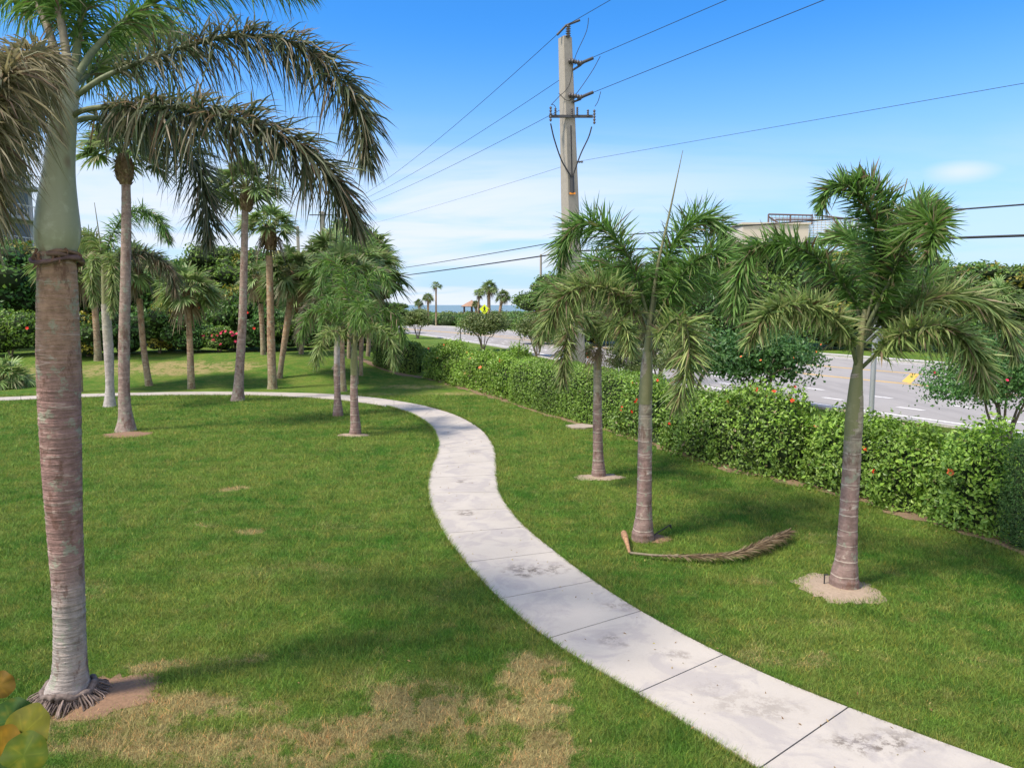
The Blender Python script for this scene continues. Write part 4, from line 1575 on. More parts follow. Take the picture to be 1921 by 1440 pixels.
# --- far side of the road
right = [(1045, 86, 11.5, 8.8, 'b', 'tree at the sea end of the far roadside wood'),
         (1120, 80, 11.5, 9.6, 'c', 'tree behind the short straw stalked palm'),
         (1215, 78, 11.5, 9.8, 'a', 'tree behind the long spear'),
         (1310, 76, 11.5, 10.6, 'c', 'dark tree below the right side of the spear palm crown'),
         (1410, 76, 11.5, 11.9, 'b', 'roadside tree under the unfinished building'),
         (1510, 76, 11.5, 11.9, 'c', 'dark roadside tree left of the right palm crown'),
         (1610, 74, 11.5, 11.3, 'a', 'roadside tree directly behind the right palm crownshaft'),
         (1710, 72, 11.5, 10.2, 'b', 'roadside tree just right of the right palm'),
         (1800, 70, 11.5, 9.4, 'a', 'olive roadside tree under the two black cables'),
         (1880, 68, 11.5, 8.9, 'b', 'roadside tree near the right picture edge'),
         (1960, 66, 11.5, 8.7, 'a', 'last roadside tree cut off by the right picture edge')]
for i, (px, Y_, w_, h_, k_, lb) in enumerate(right):
    x_, y_ = XY(px, Y_)
    big_tree(lb, x_, y_, w_, h_, k_, rot=.7 + i * 1.1, group='trees across the road')
fan_palm('fan palm poking out of the roadside wood near the right edge', (1868, 640), [(1868, 660), (1868, 600), (1868, 560)], [9, 8, 8], (1868, 562), 'sabal_c', 1.6, 0,
         group='fan palms across the road', Y=63, rot=.3)

for i, (px, lb) in enumerate([(1040, 'roadside shrub at the sea end of the far wood'), (1100, 'roadside shrub behind the utility pole'), (1165, 'far roadside shrub between the two middle palm trunks'),
                              (1240, 'far roadside shrub just right of the spear palm'), (1320, 'far roadside shrub left of the wide verge tree'), (1400, 'far roadside shrub behind the wide verge tree'),
                              (1480, 'far roadside shrub right of the wide verge tree'), (1560, 'far roadside shrub left of the right palm trunk'), (1640, 'far roadside shrub behind the grey sign post'),
                              (1720, 'far roadside shrub under the right palm fronds'), (1800, 'far roadside shrub left of the flowering verge tree'), (1880, 'far roadside shrub behind the flowering verge tree'), (1960, 'far roadside shrub cut off by the right edge')]):
    shrub(lb, px, 640, 9.0, 4.2, 'abc'[i % 3], rot=i * 1.3, Y=79 - i * 1.3, group='shrubs across the road')

# dune thicket: one uncountable mass
r_ = np.random.default_rng(77)
mb = MB()
for k in range(420):
    Yq = r_.uniform(131, 180)
    pxq = r_.uniform(660, 1250)
    x_, y_ = XY(pxq, Yq)
    if x_ < xf(Yq) + 5.0 and Yq < 160:
        if x_ > xn(Yq) - 3 or Yq < 120:
            continue
    z_ = float(hgt(x_, y_))
    hh = r_.uniform(1.9, 2.6) - max(0, (Yq - 140)) * .02
    q = np.array([x_, y_, z_ + hh * .35])
    sq = np.array([2.4, 2.0, hh * .62])
    n = 300
    dd = vn(r_.normal(0, 1, (n, 3)))
    dd[:, 2] = abs(dd[:, 2]) * np.where(r_.random(n) < .75, 1, -.5)
    c_ = q + dd * sq * (1 + .2 * noise3(dd, 3, k) + r_.normal(0, .07, n))[:, None]
    leaves(mb, c_, dd, .42, [SCRUB, SEAG, MIDG][k % 3], r_, 0, .5, .7, np.full(n, r_.uniform(.8, 1.25)))
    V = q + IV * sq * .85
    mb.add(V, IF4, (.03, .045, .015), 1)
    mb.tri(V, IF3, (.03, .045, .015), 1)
tag(mb.build('dune_thicket', [LEAF, CORE]), 'low sea grape thicket covering the dune in front of the sea', 'thicket', kind='stuff')

# verge trees
def verge_tree(label, px, py, Y, w, h, pal, seed, clear=.35, leaf=.16, nfl=0, fmat=None, stem=.06, nblob=26, per=200, cat='tree', name='small_tree'):
    b = D(px, py, Y)
    b[2] = float(hgt(b[0], b[1]))
    root = thing(name, label, cat, b, 'small trees on the road verge')
    rz = h * (1 - clear) / 2
    mbc = blob_crown(seed, w / 2, w / 2 * .8, rz, nblob, w * .14, leaf, per, pal, core=False, cz=0, zmin=-.7, stray=.3)
    o = mbc.build('crown', [LEAF], root)
    o.location = (0, 0, h - rz)
    mb = MB()
    branches(mb, h * .72, w * .34, 6, stem, np.random.default_rng(seed), h, col=(.22, .17, .13))
    mb.build('trunk', WOOD, root)
    r = np.random.default_rng(seed)
    for k in range(nfl):
        a = r.uniform(-PI, 0)
        put_flower(root, (math.cos(a) * w * .46, math.sin(a) * w * .4, h - rz + r.uniform(-.6, .7) * rz), .05, fmat, r)
    return root


verge_tree('small round tree with orange tinted top at the far end of the hedge', 784, 630, 92, 4.3, 3.6, SCRUB, 51, .28, .24)
verge_tree('spreading small tree in front of the yellow crossing sign', 906, 655, 68, 5.0, 3.6, SCRUB * .9, 52, .25, .22)
verge_tree('thin crowned small tree left of the utility pole foot', 1008, 664, 60, 4.4, 3.2, SCRUB * .9, 53, .25, .2)
verge_tree('wispy fine leaved bush between the two middle palm trunks', 1172, 700, 38, 2.6, 2.5, SCRUB, 54, .1, .12, cat='shrub', name='shrub')
verge_tree('wide verge tree with low spreading branches left of the right palm', 1415, 770, 29.5, 5.4, 3.2, DEEP * 1.15, 55, .28, .17, 6, CORALF, .07, 44, 260)
verge_tree('bushy flowering tree on the verge at the right picture edge', 1880, 850, 21.5, 5.0, 3.35, DEEP * 1.4, 56, .20, .11, 10, PINKF, .05, 60, 260)
verge_tree('leafy small tree on the verge just right of the spear palm crown', 1300, 740, 33, 3.6, 3.3, SCRUB * .9, 58, .2, .15, nblob=32)
verge_tree('low feathery bush on the verge behind the short palm crown', 1235, 730, 40, 3.0, 2.4, SCRUB, 59, .12, .14, cat='shrub', name='shrub')
verge_tree('small shrub with coral bloom at the foot of the utility pole', 1085, 690, 41, 1.8, 2.3, SCRUB, 57, .15, .14, 10, CORALF, .03, cat='shrub', name='shrub')


# ------------------------------------------------------------------ hedges
HEDGEPOLY = []


def hedge(label, base_px, h, depth, pal, leaf, dens, seed, trimmed, flowers=0, fmat=None, rough=.12, back=(0.9, .42), name='hedge', extra=None, asp=.55):
    base = np.array([G(*q)[:2] for q in base_px])
    line = spline(base.tolist(), 40)
    tg = vn(np.gradient(line, axis=0))
    nr = np.stack([-tg[:, 1], tg[:, 0]], 1)
    # make the normal point away from the camera
    if (nr.mean(0) @ line.mean(0)) < 0:
        nr = -nr
    ctr = line + nr * depth / 2
    seg = np.r_[0, np.cumsum(np.linalg.norm(np.diff(ctr, axis=0), axis=1))]
    Ltot = seg[-1]
    HEDGEPOLY.append(np.vstack([line, (line + nr * depth)[::-1]]))
    r = np.random.default_rng(seed)
    o0 = np.array([ctr[20][0], ctr[20][1], float(hgt(ctr[20][0], ctr[20][1]))])
    root = thing(name, label, 'hedge', o0, 'hedge sections between the lawn and the road')

    def surf(s, u, inset=0.0):
        """s in m along, u in 0..1 round the profile front-bottom -> top -> back-bottom"""
        cx, cy = np.interp(s, seg, ctr[:, 0]), np.interp(s, seg, ctr[:, 1])
        nx_, ny_ = np.interp(s, seg, nr[:, 0]), np.interp(s, seg, nr[:, 1])
        a = PI * (1 - u)                    # pi = front, 0 = back
        ex = 6.0 if trimmed else 2.6
        ca, sa = np.cos(a), np.sin(a)
        rad = (np.abs(ca) ** ex + np.abs(sa) ** ex) ** (-1 / ex)
        hw, hh = depth / 2 - inset, h - inset
        # ends taper a little
        e = np.minimum(s, Ltot - s)
        ef = 1 - (1 - np.clip(e / (.9 if not trimmed else .15), 0, 1)) ** 2 * (.55 if not trimmed else .12)
        lat = -(-ca) * rad * hw * ef
        zz = sa * rad * hh * ef
        und = rough * 6.5 * noise3(np.stack([cx * .9, cy * .9, zz * .3], -1), 1.0, seed)
        zz = zz * (1 + (und * .5 / max(h, .1)) * (1 if not trimmed else .15))
        P = np.stack([cx + nx_ * lat, cy + ny_ * lat, zz], -1)
        N = np.stack([nx_ * np.sign(lat) * np.abs(ca) ** (1.5), ny_ * np.sign(lat) * np.abs(ca) ** 1.5, np.abs(sa) ** 1.5 + .05], -1)
        N = vn(N)
        if not inset:
            P = P + N * (rough * (1.5 * noise3(P, 1.5, seed) + 1.2 * noise3(P, 3.3, seed) + .6 * noise3(P, 6.0, seed)))[..., None]
        else:
            P = P + N * (rough * (1.5 * noise3(P, 1.5, seed) + .8 * noise3(P, 3.3, seed)))[..., None]
        P[..., 2] += hgt(P[..., 0], P[..., 1])
        return P, N
    n = int(dens * Ltot * (2 * h + depth))
    s = r.random(n) * Ltot
    u = r.beta(.9, 1.1, n)
    P, N = surf(s, u)
    P = P + N * (r.normal(-.03, .045, n) if trimmed else r.normal(-.05, .13, n))[:, None]
    if not trimmed:
        gap = noise3(P, 2.9, seed + 5) + .4 * noise3(P, 6.5, seed + 6) + r.normal(0, .12, n)
        kp = (gap > -.38) | (r.random(n) < .25)
        P, N = P[kp], N[kp]
        n = len(P)
    mb = MB()
    tone = 1 + .30 * noise3(P, 1.3, seed + 1) + .25 * noise3(P, 3.7, seed + 2)
    tone = np.clip(tone, .4, 1.7) * .98
    dead_ = r.random(n) < .025
    leaves(mb, P[dead_], N[dead_], leaf * .9, BROWN, r, 0, .8, asp)
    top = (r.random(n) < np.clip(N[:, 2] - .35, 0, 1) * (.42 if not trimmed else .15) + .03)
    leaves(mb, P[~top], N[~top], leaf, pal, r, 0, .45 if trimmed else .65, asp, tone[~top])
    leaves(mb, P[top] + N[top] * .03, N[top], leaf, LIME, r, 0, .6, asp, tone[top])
    # end caps
    for e0, sg in ((0.02, -1), (Ltot - .02, 1)):
        m = int(dens * depth * h)
        uu = r.random(m)
        Pe, Ne = surf(np.full(m, e0), uu)
        cc_ = np.array([np.interp(e0, seg, ctr[:, 0]), np.interp(e0, seg, ctr[:, 1]), h * .4])
        f = np.sqrt(r.random(m))[:, None]
        Pe = cc_ + (Pe - cc_) * f
        T_e = np.array([*(tg[0] if sg < 0 else tg[-1]), 0]) * sg
        Pe = Pe + T_e * (r.normal(.02, .06, m) + rough * .8)[:, None]
        leaves(mb, Pe, np.tile(T_e, (m, 1)), leaf, pal, r, 0, .6, asp)
    # upright shoots on loose hedges
    if not trimmed:
        m = int(Ltot * 9)
        ss = r.random(m) * Ltot
        Ps, Ns = surf(ss, r.uniform(.25, .75, m))
        for k in range(6):
            Pk = Ps + np.array([0, 0, .05]) * (k * r.uniform(.4, 1.1, m))[:, None] + r.normal(0, .02, (m, 3))
            leaves(mb, Pk, r.normal(0, 1, (m, 3)), leaf * .9, LIME if k > 3 else pal, r, 0, .8, asp)
    # core
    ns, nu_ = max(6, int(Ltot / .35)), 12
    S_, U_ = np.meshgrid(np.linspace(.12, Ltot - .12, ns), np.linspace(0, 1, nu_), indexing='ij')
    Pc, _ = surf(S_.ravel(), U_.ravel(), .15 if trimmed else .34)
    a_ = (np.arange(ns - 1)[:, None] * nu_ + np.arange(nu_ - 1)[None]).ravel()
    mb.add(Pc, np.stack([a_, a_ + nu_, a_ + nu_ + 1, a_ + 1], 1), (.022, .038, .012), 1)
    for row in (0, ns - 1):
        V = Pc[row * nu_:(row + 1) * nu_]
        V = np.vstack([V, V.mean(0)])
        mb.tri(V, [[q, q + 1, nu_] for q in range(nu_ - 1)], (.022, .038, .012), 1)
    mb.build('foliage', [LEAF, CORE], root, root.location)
    for k in range(flowers):
        Pf, Nf = surf(np.array([r.uniform(.1, .9) * Ltot]), np.array([r.uniform(.12, .6)]))
        put_flower(root, Pf[0] + Nf[0] * .07 - o0, (.065 if fmat is REDF else .08) * r.uniform(.7, 1.25), fmat, r)
    return root


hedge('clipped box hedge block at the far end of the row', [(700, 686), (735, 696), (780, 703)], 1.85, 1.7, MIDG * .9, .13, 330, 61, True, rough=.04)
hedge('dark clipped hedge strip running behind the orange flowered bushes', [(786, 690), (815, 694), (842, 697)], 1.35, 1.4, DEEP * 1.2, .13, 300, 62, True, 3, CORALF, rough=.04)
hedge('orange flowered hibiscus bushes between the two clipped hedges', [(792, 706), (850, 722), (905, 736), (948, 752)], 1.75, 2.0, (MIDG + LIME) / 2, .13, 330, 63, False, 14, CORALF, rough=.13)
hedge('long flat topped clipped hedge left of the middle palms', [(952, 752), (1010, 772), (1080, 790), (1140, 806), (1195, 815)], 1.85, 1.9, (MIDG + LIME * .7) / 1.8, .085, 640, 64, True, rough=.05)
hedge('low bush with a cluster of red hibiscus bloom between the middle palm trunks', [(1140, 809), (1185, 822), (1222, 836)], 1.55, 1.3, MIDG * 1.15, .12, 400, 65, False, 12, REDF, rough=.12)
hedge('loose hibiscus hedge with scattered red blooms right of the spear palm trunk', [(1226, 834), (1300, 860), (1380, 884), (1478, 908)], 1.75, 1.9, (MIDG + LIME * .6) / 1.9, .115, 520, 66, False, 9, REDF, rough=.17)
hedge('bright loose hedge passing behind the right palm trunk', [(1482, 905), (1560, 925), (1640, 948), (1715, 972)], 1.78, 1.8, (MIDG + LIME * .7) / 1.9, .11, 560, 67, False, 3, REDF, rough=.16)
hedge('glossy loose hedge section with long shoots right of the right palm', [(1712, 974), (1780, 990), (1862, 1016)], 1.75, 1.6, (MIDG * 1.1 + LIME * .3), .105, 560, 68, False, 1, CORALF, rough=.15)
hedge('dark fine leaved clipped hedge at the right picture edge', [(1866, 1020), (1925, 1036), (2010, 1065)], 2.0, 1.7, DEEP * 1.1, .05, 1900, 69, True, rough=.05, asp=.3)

# soil strip along the foot of the hedge
mb = MB()
st = [(640, 664), (690, 684), (740, 702), (800, 712), (900, 742), (952, 757), (1010, 777), (1080, 797), (1140, 813), (1225, 840), (1300, 866), (1380, 889), (1480, 911), (1560, 930), (1640, 954), (1715, 979), (1785, 998), (1862, 1024), (1925, 1046), (2050, 1090)]
ln_ = spline([G(*q)[:2].tolist() for q in st], 160)
tg_ = vn(np.gradient(ln_, axis=0))
nr_ = np.stack([-tg_[:, 1], tg_[:, 0]], 1)
if (nr_.mean(0) @ ln_.mean(0)) < 0:
    nr_ = -nr_
wv = .12 * np.sin(np.arange(160) * .9) * np.sin(np.arange(160) * .23) + .06 * np.random.default_rng(2).normal(0, 1, 160)
A_ = ln_ + nr_ * (wv[:, None] + .12)
B_ = ln_ + nr_ * .9
z_ = lambda P: hgt(P[:, 0], P[:, 1]) + .010
V = np.stack([np.c_[A_, z_(A_)], np.c_[B_, z_(B_)]], 1).reshape(-1, 3)
mb.add(V, [[2 * i, 2 * i + 1, 2 * i + 3, 2 * i + 2][::1] for i in range(159)])
tag(mb.build('soil_strip', BED), kind='structure')
SOILPOLY = np.vstack([A_, B_[::-1]])

# palm base rings
disc('sandy_ring', 1572, 1104, .60, SAND, '', '', rx=.95, seed=1)
disc('sandy_patch', 1224, 1010, .28, MULCH, '', '', rx=1.1, seed=2)
disc('sandy_patch', 1124, 895, .36, SAND, '', '', rx=1.6, seed=3)
disc('mulch_patch', 238, 815, .55, MULCH, '', '', rx=1.5, seed=5)
disc('sandy_patch', 663, 816, .30, SAND, '', '', rx=1.8, seed=6)

# ------------------------------------------------------------------ fallen frond, stones, drip pipes
pf = [G(1182, 1042), G(1230, 1050), G(1300, 1055), G(1370, 1055), G(1430, 1038), G(1478, 1018)]
pf = [p + np.array([0, 0, .05 + .03 * i]) for i, p in enumerate(pf)]
root = thing('fallen_frond', 'dead brown palm frond lying on the grass beside the middle palm', 'palm frond', G(1182, 1042))
mb = MB()
P = spline(pf, 40)
mb.tube(P, np.linspace(.025, .006, 40), 6, col=(.17, .14, .09))
mb.build('stalk', STALK, root, root.location)
mb = MB()
r_ = np.random.default_rng(99)
n = 1500
u = np.clip(.12 + .88 * r_.random(n) ** .8, 0, .995)
idx = (u * 39).astype(int)
tan = vn(np.gradient(P, axis=0))[idx]
sd = vn(np.cross(tan, [0, 0, 1.0]))
a = r_.normal(0, .9, n) + np.where(r_.random(n) < .6, PI, 0)
Dv = vn(tan * 1.3 + (np.cos(a)[:, None] * sd + np.abs(np.sin(a))[:, None] * np.array([0, 0, .7])) * .8)
ln = np.interp(u, [.1, .3, .7, 1], [.08, .20, .32, .22]) * r_.uniform(.7, 1.2, n)
cA = pick(BROWN * .8, n, r_)
mb.add(*strips(P[idx], Dv, vn(np.cross(Dv, r_.normal(0, 1, (n, 3)))), ln, np.full(n, .014), r_.uniform(.1, .5, n), 3, cA, cA * 1.3))
mb.build('leaflet_fringe', DRY, root, root.location)
mb = MB()
mb.tube(spline([G(1172, 1012) + [0, 0, .12], G(1176, 1030) + [0, 0, .16], G(1182, 1042) + [0, 0, .05]], 10), np.interp(np.linspace(0, 1, 10), [0, .3, 1], [.055, .06, .022]), 10, col=(.30, .17, .09),
        wob=lambda u, th: 1 + .35 * np.sin(th))
mb.build('leaf_base', SHEATH, root, root.location)

PIPE = simple('black_plastic', (.03, .03, .03), .5)
b = G(1222, 1006)
root = thing('drip_pipe', 'black irrigation pipe leaning out beside the middle palm base', 'pipe', b)
e = D(1257, 984, b[1] + .1)
mb = MB()
mb.tube([b, (b + e) / 2, e], .012, 8, col=(.03, .03, .03))
mb.build('tube', PIPE, root, root.location)
mb = MB()
mb.tube([e, e + np.array([.02, 0, -.06])], .018, 8)
mb.build('nozzle', PIPE, root, root.location)
b = G(1546, 1098)
root = thing('drip_pipe', 'short upright black irrigation riser in the sandy ring of the right palm', 'pipe', b)
mb = MB()
mb.tube([b, b + [0, 0, .17]], .010, 8)
mb.build('tube', PIPE, root, root.location)
mb = MB()
mb.tube([b + [-.005, 0, .17], b + [.05, 0, .175]], .012, 8)
mb.build('nozzle', PIPE, root, root.location)
STONE = simple('flat_stone', (.33, .27, .22), .9, 0, .2, 6, .4)
for (px, py, w_, l_, lb) in ((1091, 801, .55, .4, 'flat beige stone lying at the foot of the long clipped hedge'),):
    b = G(px, py)
    V = []
    ang = np.linspace(0, 2 * PI, 9, endpoint=False)
    rr = [1, .9, 1.1, .95, 1.05, .9, 1.1, 1, .92]
    for zq, f in ((0, 1), (.05, 1), (.06, .9)):
        for q in range(9):
            V.append([math.cos(ang[q]) * w_ * rr[q] * f, math.sin(ang[q]) * l_ * rr[q] * f, zq])
    F = [[k * 9 + q, k * 9 + (q + 1) % 9, (k + 1) * 9 + (q + 1) % 9, (k + 1) * 9 + q] for k in range(2) for q in range(9)]
    mb = MB()
    mb.add(V, F)
    mb.tri(np.vstack([V[18:], [[0, 0, .06]]]), [[q, (q + 1) % 9, 9] for q in range(9)])
    o = mb.build('stone_slab', STONE)
    o.location = b
    tag(o, lb, 'stone')

# ------------------------------------------------------------------ grass blades (uncountable)
r_ = np.random.default_rng(123)
NB = 1200000
# density falls with distance as blades shrink in view
yy = 5.2 * (34 / 5.2) ** r_.random(NB)
xx = (r_.random(NB) * 2 - 1) * (yy * .80 + 1.2)
P2 = np.stack([xx, yy], 1)
keep = ~pip(P2, path_poly[::4])
for (cx_, cy_, ry_, rx_) in DISCS:
    keep &= ((xx - cx_) / rx_) ** 2 + ((yy - cy_) / ry_) ** 2 > 1 + r_.normal(-.12, .28, NB)
keep &= ~(pip(P2, SOILPOLY[::2]) & (r_.random(NB) < .93))
keep &= (xx < xn(yy) - 1.3)
bald = noise3(np.stack([xx * 1.5, yy * 1.5, xx * 0], 1), 2.2, 4.0)
P2 = P2[keep]
bald = bald[keep]
n = len(P2)
yb = P2[:, 1]
scale_ = (yb / 7.0) ** .55
hb = r_.uniform(.022, .070, n) * scale_ ** .6 * (1 + .5 * bald)
wb = r_.uniform(.0035, .0075, n) * scale_ ** 1.25
a = r_.random(n) * 2 * PI
side = np.stack([np.cos(a), np.sin(a), np.zeros(n)], 1)
lean = r_.normal(0, .6, (n, 2))
z0 = hgt(P2[:, 0], P2[:, 1])
B0 = np.stack([P2[:, 0], P2[:, 1], z0 - .004], 1)
tip = B0 + np.stack([lean[:, 0] * hb, lean[:, 1] * hb, hb], 1)
ne = 60000
ie = r_.integers(0, NPATH - 1, ne)
fe = r_.random(ne)[:, None]
lr = (r_.random(ne) < .5)[:, None]
Aq = np.where(lr, PL[ie] * (1 - fe) + PL[ie + 1] * fe, PR[ie] * (1 - fe) + PR[ie + 1] * fe)
out_ = vn(np.where(lr, PL[ie] - PR[ie], PR[ie] - PL[ie]))
Bq = Aq + out_ * r_.uniform(.0, .05, ne)[:, None]
ok = (np.abs(Bq[:, 0]) < 22) & (Bq[:, 1] < 30) & (noise3(np.c_[Bq, Bq[:, :1] * 0], 3.0, 2.0) + r_.normal(0, .3, ne) > -.35)
Bq, out_ = Bq[ok], out_[ok]
m_ = len(Bq)
sc_e = (Bq[:, 1] / 7.0) ** .55
he = r_.uniform(.03, .085, m_) * sc_e ** .5
le = -out_ * r_.uniform(-.3, 1.1, m_)[:, None] + r_.normal(0, .35, (m_, 2))
B0e = np.c_[Bq, np.zeros(m_)]
B0 = np.vstack([B0, B0e])
tip = np.vstack([tip, B0e + np.c_[le * he[:, None], he]])
ae = r_.random(m_) * 2 * PI
side = np.vstack([side, np.stack([np.cos(ae), np.sin(ae), np.zeros(m_)], 1)])
wb = np.r_[wb, r_.uniform(.004, .008, m_) * sc_e ** 1.2]
n = len(B0)
V = np.stack([B0 - side * wb[:, None] / 2, B0 + side * wb[:, None] / 2, tip], 1).reshape(-1, 3)
tone = (r_.uniform(.6, 1.75, n) * (1 + .25 * noise3(B0 * 1.0, 5.0, 1.0)))[:, None] * np.array([[1, 1, 1]])
straw = r_.random(n) < .10
tone[straw] = np.array([2.6, 1.7, 1.6])
col = np.stack([tone * .8, tone * .8, tone * 1.25], 1).reshape(-1, 3)
mb = MB()
mb.tri(V, np.arange(n * 3).reshape(n, 3), col)
tag(mb.build('grass', BLADE), 'short green lawn grass with dry patches on both sides of the path', 'grass', kind='stuff')

r_ = np.random.default_rng(321)
n = 420
yl = 6 * (28 / 6) ** r_.random(n)
Pl = np.stack([(r_.random(n) * 2 - 1) * yl * .72, yl, np.full(n, .035)], 1)
near_path = r_.random(n) < .45
ip = r_.integers(0, 200, n)
Pl[near_path, :2] = (pm[ip] + (PL[ip] - PR[ip]) * r_.normal(0, .5, (n, 1)))[near_path]
Pl = Pl[Pl[:, 1] > 5.5]
n = len(Pl)
mb = MB()
leaves(mb, Pl, np.tile([0, 0, 1.0], (n, 1)), .045, np.array([(.16, .09, .04), (.32, .22, .10), (.42, .36, .12)]), r_, 0, .5, .35)
tag(mb.build('leaf_litter', DRY), 'scattered fallen leaf scraps on the lawn and along the path', 'leaf litter', kind='stuff')

# ------------------------------------------------------------------ utility poles and wires
POLE = simple('weathered_concrete', (.33, .295, .25), .9, 0, .2, 5, .3)
STEEL = simple('dark_metal', (.06, .06, .065), .55, .3)
INS = simple('grey_insulator', (.10, .09, .09), .4)
WIREM = simple('black_wire', (.025, .025, .028), .6)
GALV = simple('galvanised_steel', (.42, .43, .44), .5, .5)
ORANGE = simple('orange_tag', (.70, .25, .03), .6)
PY = 36.0
pb = D(1079, 800, PY)
pb[2] = 0
ptop = D(1060, 72, PY)
root = thing('utility_pole', 'tall square concrete power pole with crossarms behind the clipped hedge', 'utility pole', pb)


def sqtube(mb, p0, p1, w0, w1, ch=.18, rot=.45, mat=0):
    V = []
    for p, w_ in ((p0, w0), (p1, w1)):
        h_ = w_ / 2
        c_ = h_ * ch
        pts = [(-h_ + c_, -h_), (h_ - c_, -h_), (h_, -h_ + c_), (h_, h_ - c_), (h_ - c_, h_), (-h_ + c_, h_), (-h_, h_ - c_), (-h_, -h_ + c_)]
        for x, y in pts:
            V.append([p[0] + x * math.cos(rot) - y * math.sin(rot), p[1] + x * math.sin(rot) + y * math.cos(rot), p[2]])
    F = [[q, (q + 1) % 8, 8 + (q + 1) % 8, 8 + q] for q in range(8)]
    mb.add(V, F, mat=mat)
    tp_ = np.array(V[8:])
    mb.tri(np.vstack([tp_, tp_.mean(0) + [0, 0, w1 * .28]]), [[q, (q + 1) % 8, 8] for q in range(8)], mat=mat)


mb = MB()
sqtube(mb, pb, ptop, .86, .50)
mb.build('shaft', POLE, root, root.location)


def at(px, py, dy=0):
    return D(px, py, PY + dy)


def insulator(name, p0, p1, r0=.07, sheds=6, parent=None, mat=INS):
    mb = MB()
    n = sheds * 4 + 1
    t_ = np.linspace(0, 1, n)[:, None]
    P = np.array(p0) * (1 - t_) + np.array(p1) * t_
    mb.tube(P, r0 * (.55 + .45 * (np.arange(n) % 4 == 2)), 10)
    return mb.build(name, mat, parent, parent.location)


def bar(mb, pts, r, seg=6):
    mb.tube(np.array(pts), r, seg)
    return mb


# top assembly
insulator('insulator', at(1066, 70, -.3), at(1066, 48, -.3), .13, 5, root)
mb = MB()
bar(mb, [at(1045, 66, -.3), at(1062, 48, -.3), at(1088, 38, -.3)], .055)
mb.build('line_clamp', STEEL, root, root.location)
for (x0, y0, xm, x1, y1, yb_) in ((1067, 114, 1092, 1113, 109, 132), (1067, 178, 1092, 1113, 173, 192)):
    insulator('insulator', at(x0, y0, -.3), at(xm, y0 + 5, -.35), .15, 5, root)
    mb = MB()
    bar(mb, [at(xm - 8, y0 + 8, -.35), at(xm + 4, y0 + 2, -.35), at(x1, y1, -.35)], .075)
    bar(mb, [at(1074, yb_, -.3), at(xm - 2, y0 + 8, -.35)], .05)
    mb.build('arm_brace', STEEL, root, root.location)
mb = MB()
a_, b_ = at(1030, 216, -.45), at(1112, 221, -.45)
c_ = (a_ + b_) / 2
mb.box(c_, (np.linalg.norm(b_ - a_), .11, .12), rot=0)
mb.build('crossarm', STEEL, root, root.location)
for (x, y0, y1) in ((1033, 200, 228), (1115, 206, 233)):
    insulator('fuse_cutout', at(x, y0, -.55), at(x, y1, -.55), .075, 5, root)
for (x, y0, y1) in ((1042, 203, 216), (1073, 203, 218), (1083, 201, 216), (1103, 206, 219)):
    insulator('lightning_arrester', at(x, y0, -.5), at(x, y1, -.5), .07, 4, root)
for pts in ([(1033, 232), (1040, 262), (1054, 302), (1072, 332)], [(1110, 238), (1104, 258), (1089, 290), (1074, 332)], [(1071, 236), (1072, 280), (1073, 332)]):
    mb = MB()
    mb.tube(spline([at(x, y, -.5) for x, y in pts], 16), .035, 6)
    mb.build('riser_cable', WIREM, root, root.location)
mb = MB()
mb.tube([at(1073, 330, -.42), at(1074, 362, -.42)], .10, 8)
mb.build('conduit', STEEL, root, root.location)
mb = MB()
mb.box(at(1074, 363, -.46), (.28, .06, .09))
mb.build('orange_tag', ORANGE, root, root.location)
insulator('insulator', at(1080, 304, -.1), at(1094, 304, -.1), .06, 3, root)
for pts in ([(1104, 34), (1100, 60), (1078, 110), (1068, 160), (1050, 180), (1034, 197)], [(1126, 106), (1110, 135), (1082, 175), (1066, 190), (1048, 175)], [(1127, 172), (1122, 190), (1116, 200)], [(1034, 196), (1040, 198), (1043, 204)]):
    mb = MB()
    mb.tube(spline([at(x, y, -.4) for x, y in pts], 16), .016, 5)
    mb.build('jumper_wire', WIREM, root, root.location)


def far_pole(label, px, ytop, Y, wpx, arm):
    b = XY(px, Y)
    zt = D(px, ytop, Y)[2]
    rt = thing('utility_pole', label, 'utility pole', (b[0], b[1], 0), 'distant utility poles')
    w_ = wpx * Y / FPX
    mb = MB()
    sqtube(mb, np.array([b[0], b[1], 0]), np.array([b[0], b[1], zt]), w_ * 1.3, w_)
    mb.build('shaft', POLE, rt, rt.location)
    if arm:
        mb = MB()
        mb.box((b[0], b[1] - w_ * .7, D(px, arm[1], Y)[2]), (arm[0] * Y / FPX, .12, .14))
        mb.build('crossarm', STEEL, rt, rt.location)
    return rt


far_pole('distant power pole with one wide crossarm above the palm cluster', 611, 398, 110, 8, (44, 404))
far_pole('slim distant power pole between two palm crowns', 565, 425, 135, 5, (20, 436))
far_pole('thin grey distant pole left of the big concrete pole', 1014, 477, 95, 3.2, None)


def wire(label, att, left, lsag, right, rad, rsag=0, Yr=12.0):
    """att/left/right: (px,py) at the near pole (Y 36), the far pole (Y 110) and off-frame right (Y Yr)"""
    A = at(att[0], att[1], -.3)
    Lp = D(left[0], left[1], 110)
    Rp = D(right[0], right[1], Yr)
    ext = Rp + (Rp - A) * 1.1
    def seg_(p, q, sag, n):
        t_ = np.linspace(0, 1, n)[:, None]
        P = p * (1 - t_) + q * t_
        P[:, 2] -= (4 * sag * t_ * (1 - t_))[:, 0]
        return P
    P = np.vstack([seg_(Lp, A, lsag, 24)[:-1], seg_(A, ext, rsag, 24)])
    mb = MB()
    mb.tube(P, rad, 6)
    o = mb.build('power_line', WIREM, None, tuple(A))
    tag(o, label, 'power line', 'overhead lines on the concrete pole')


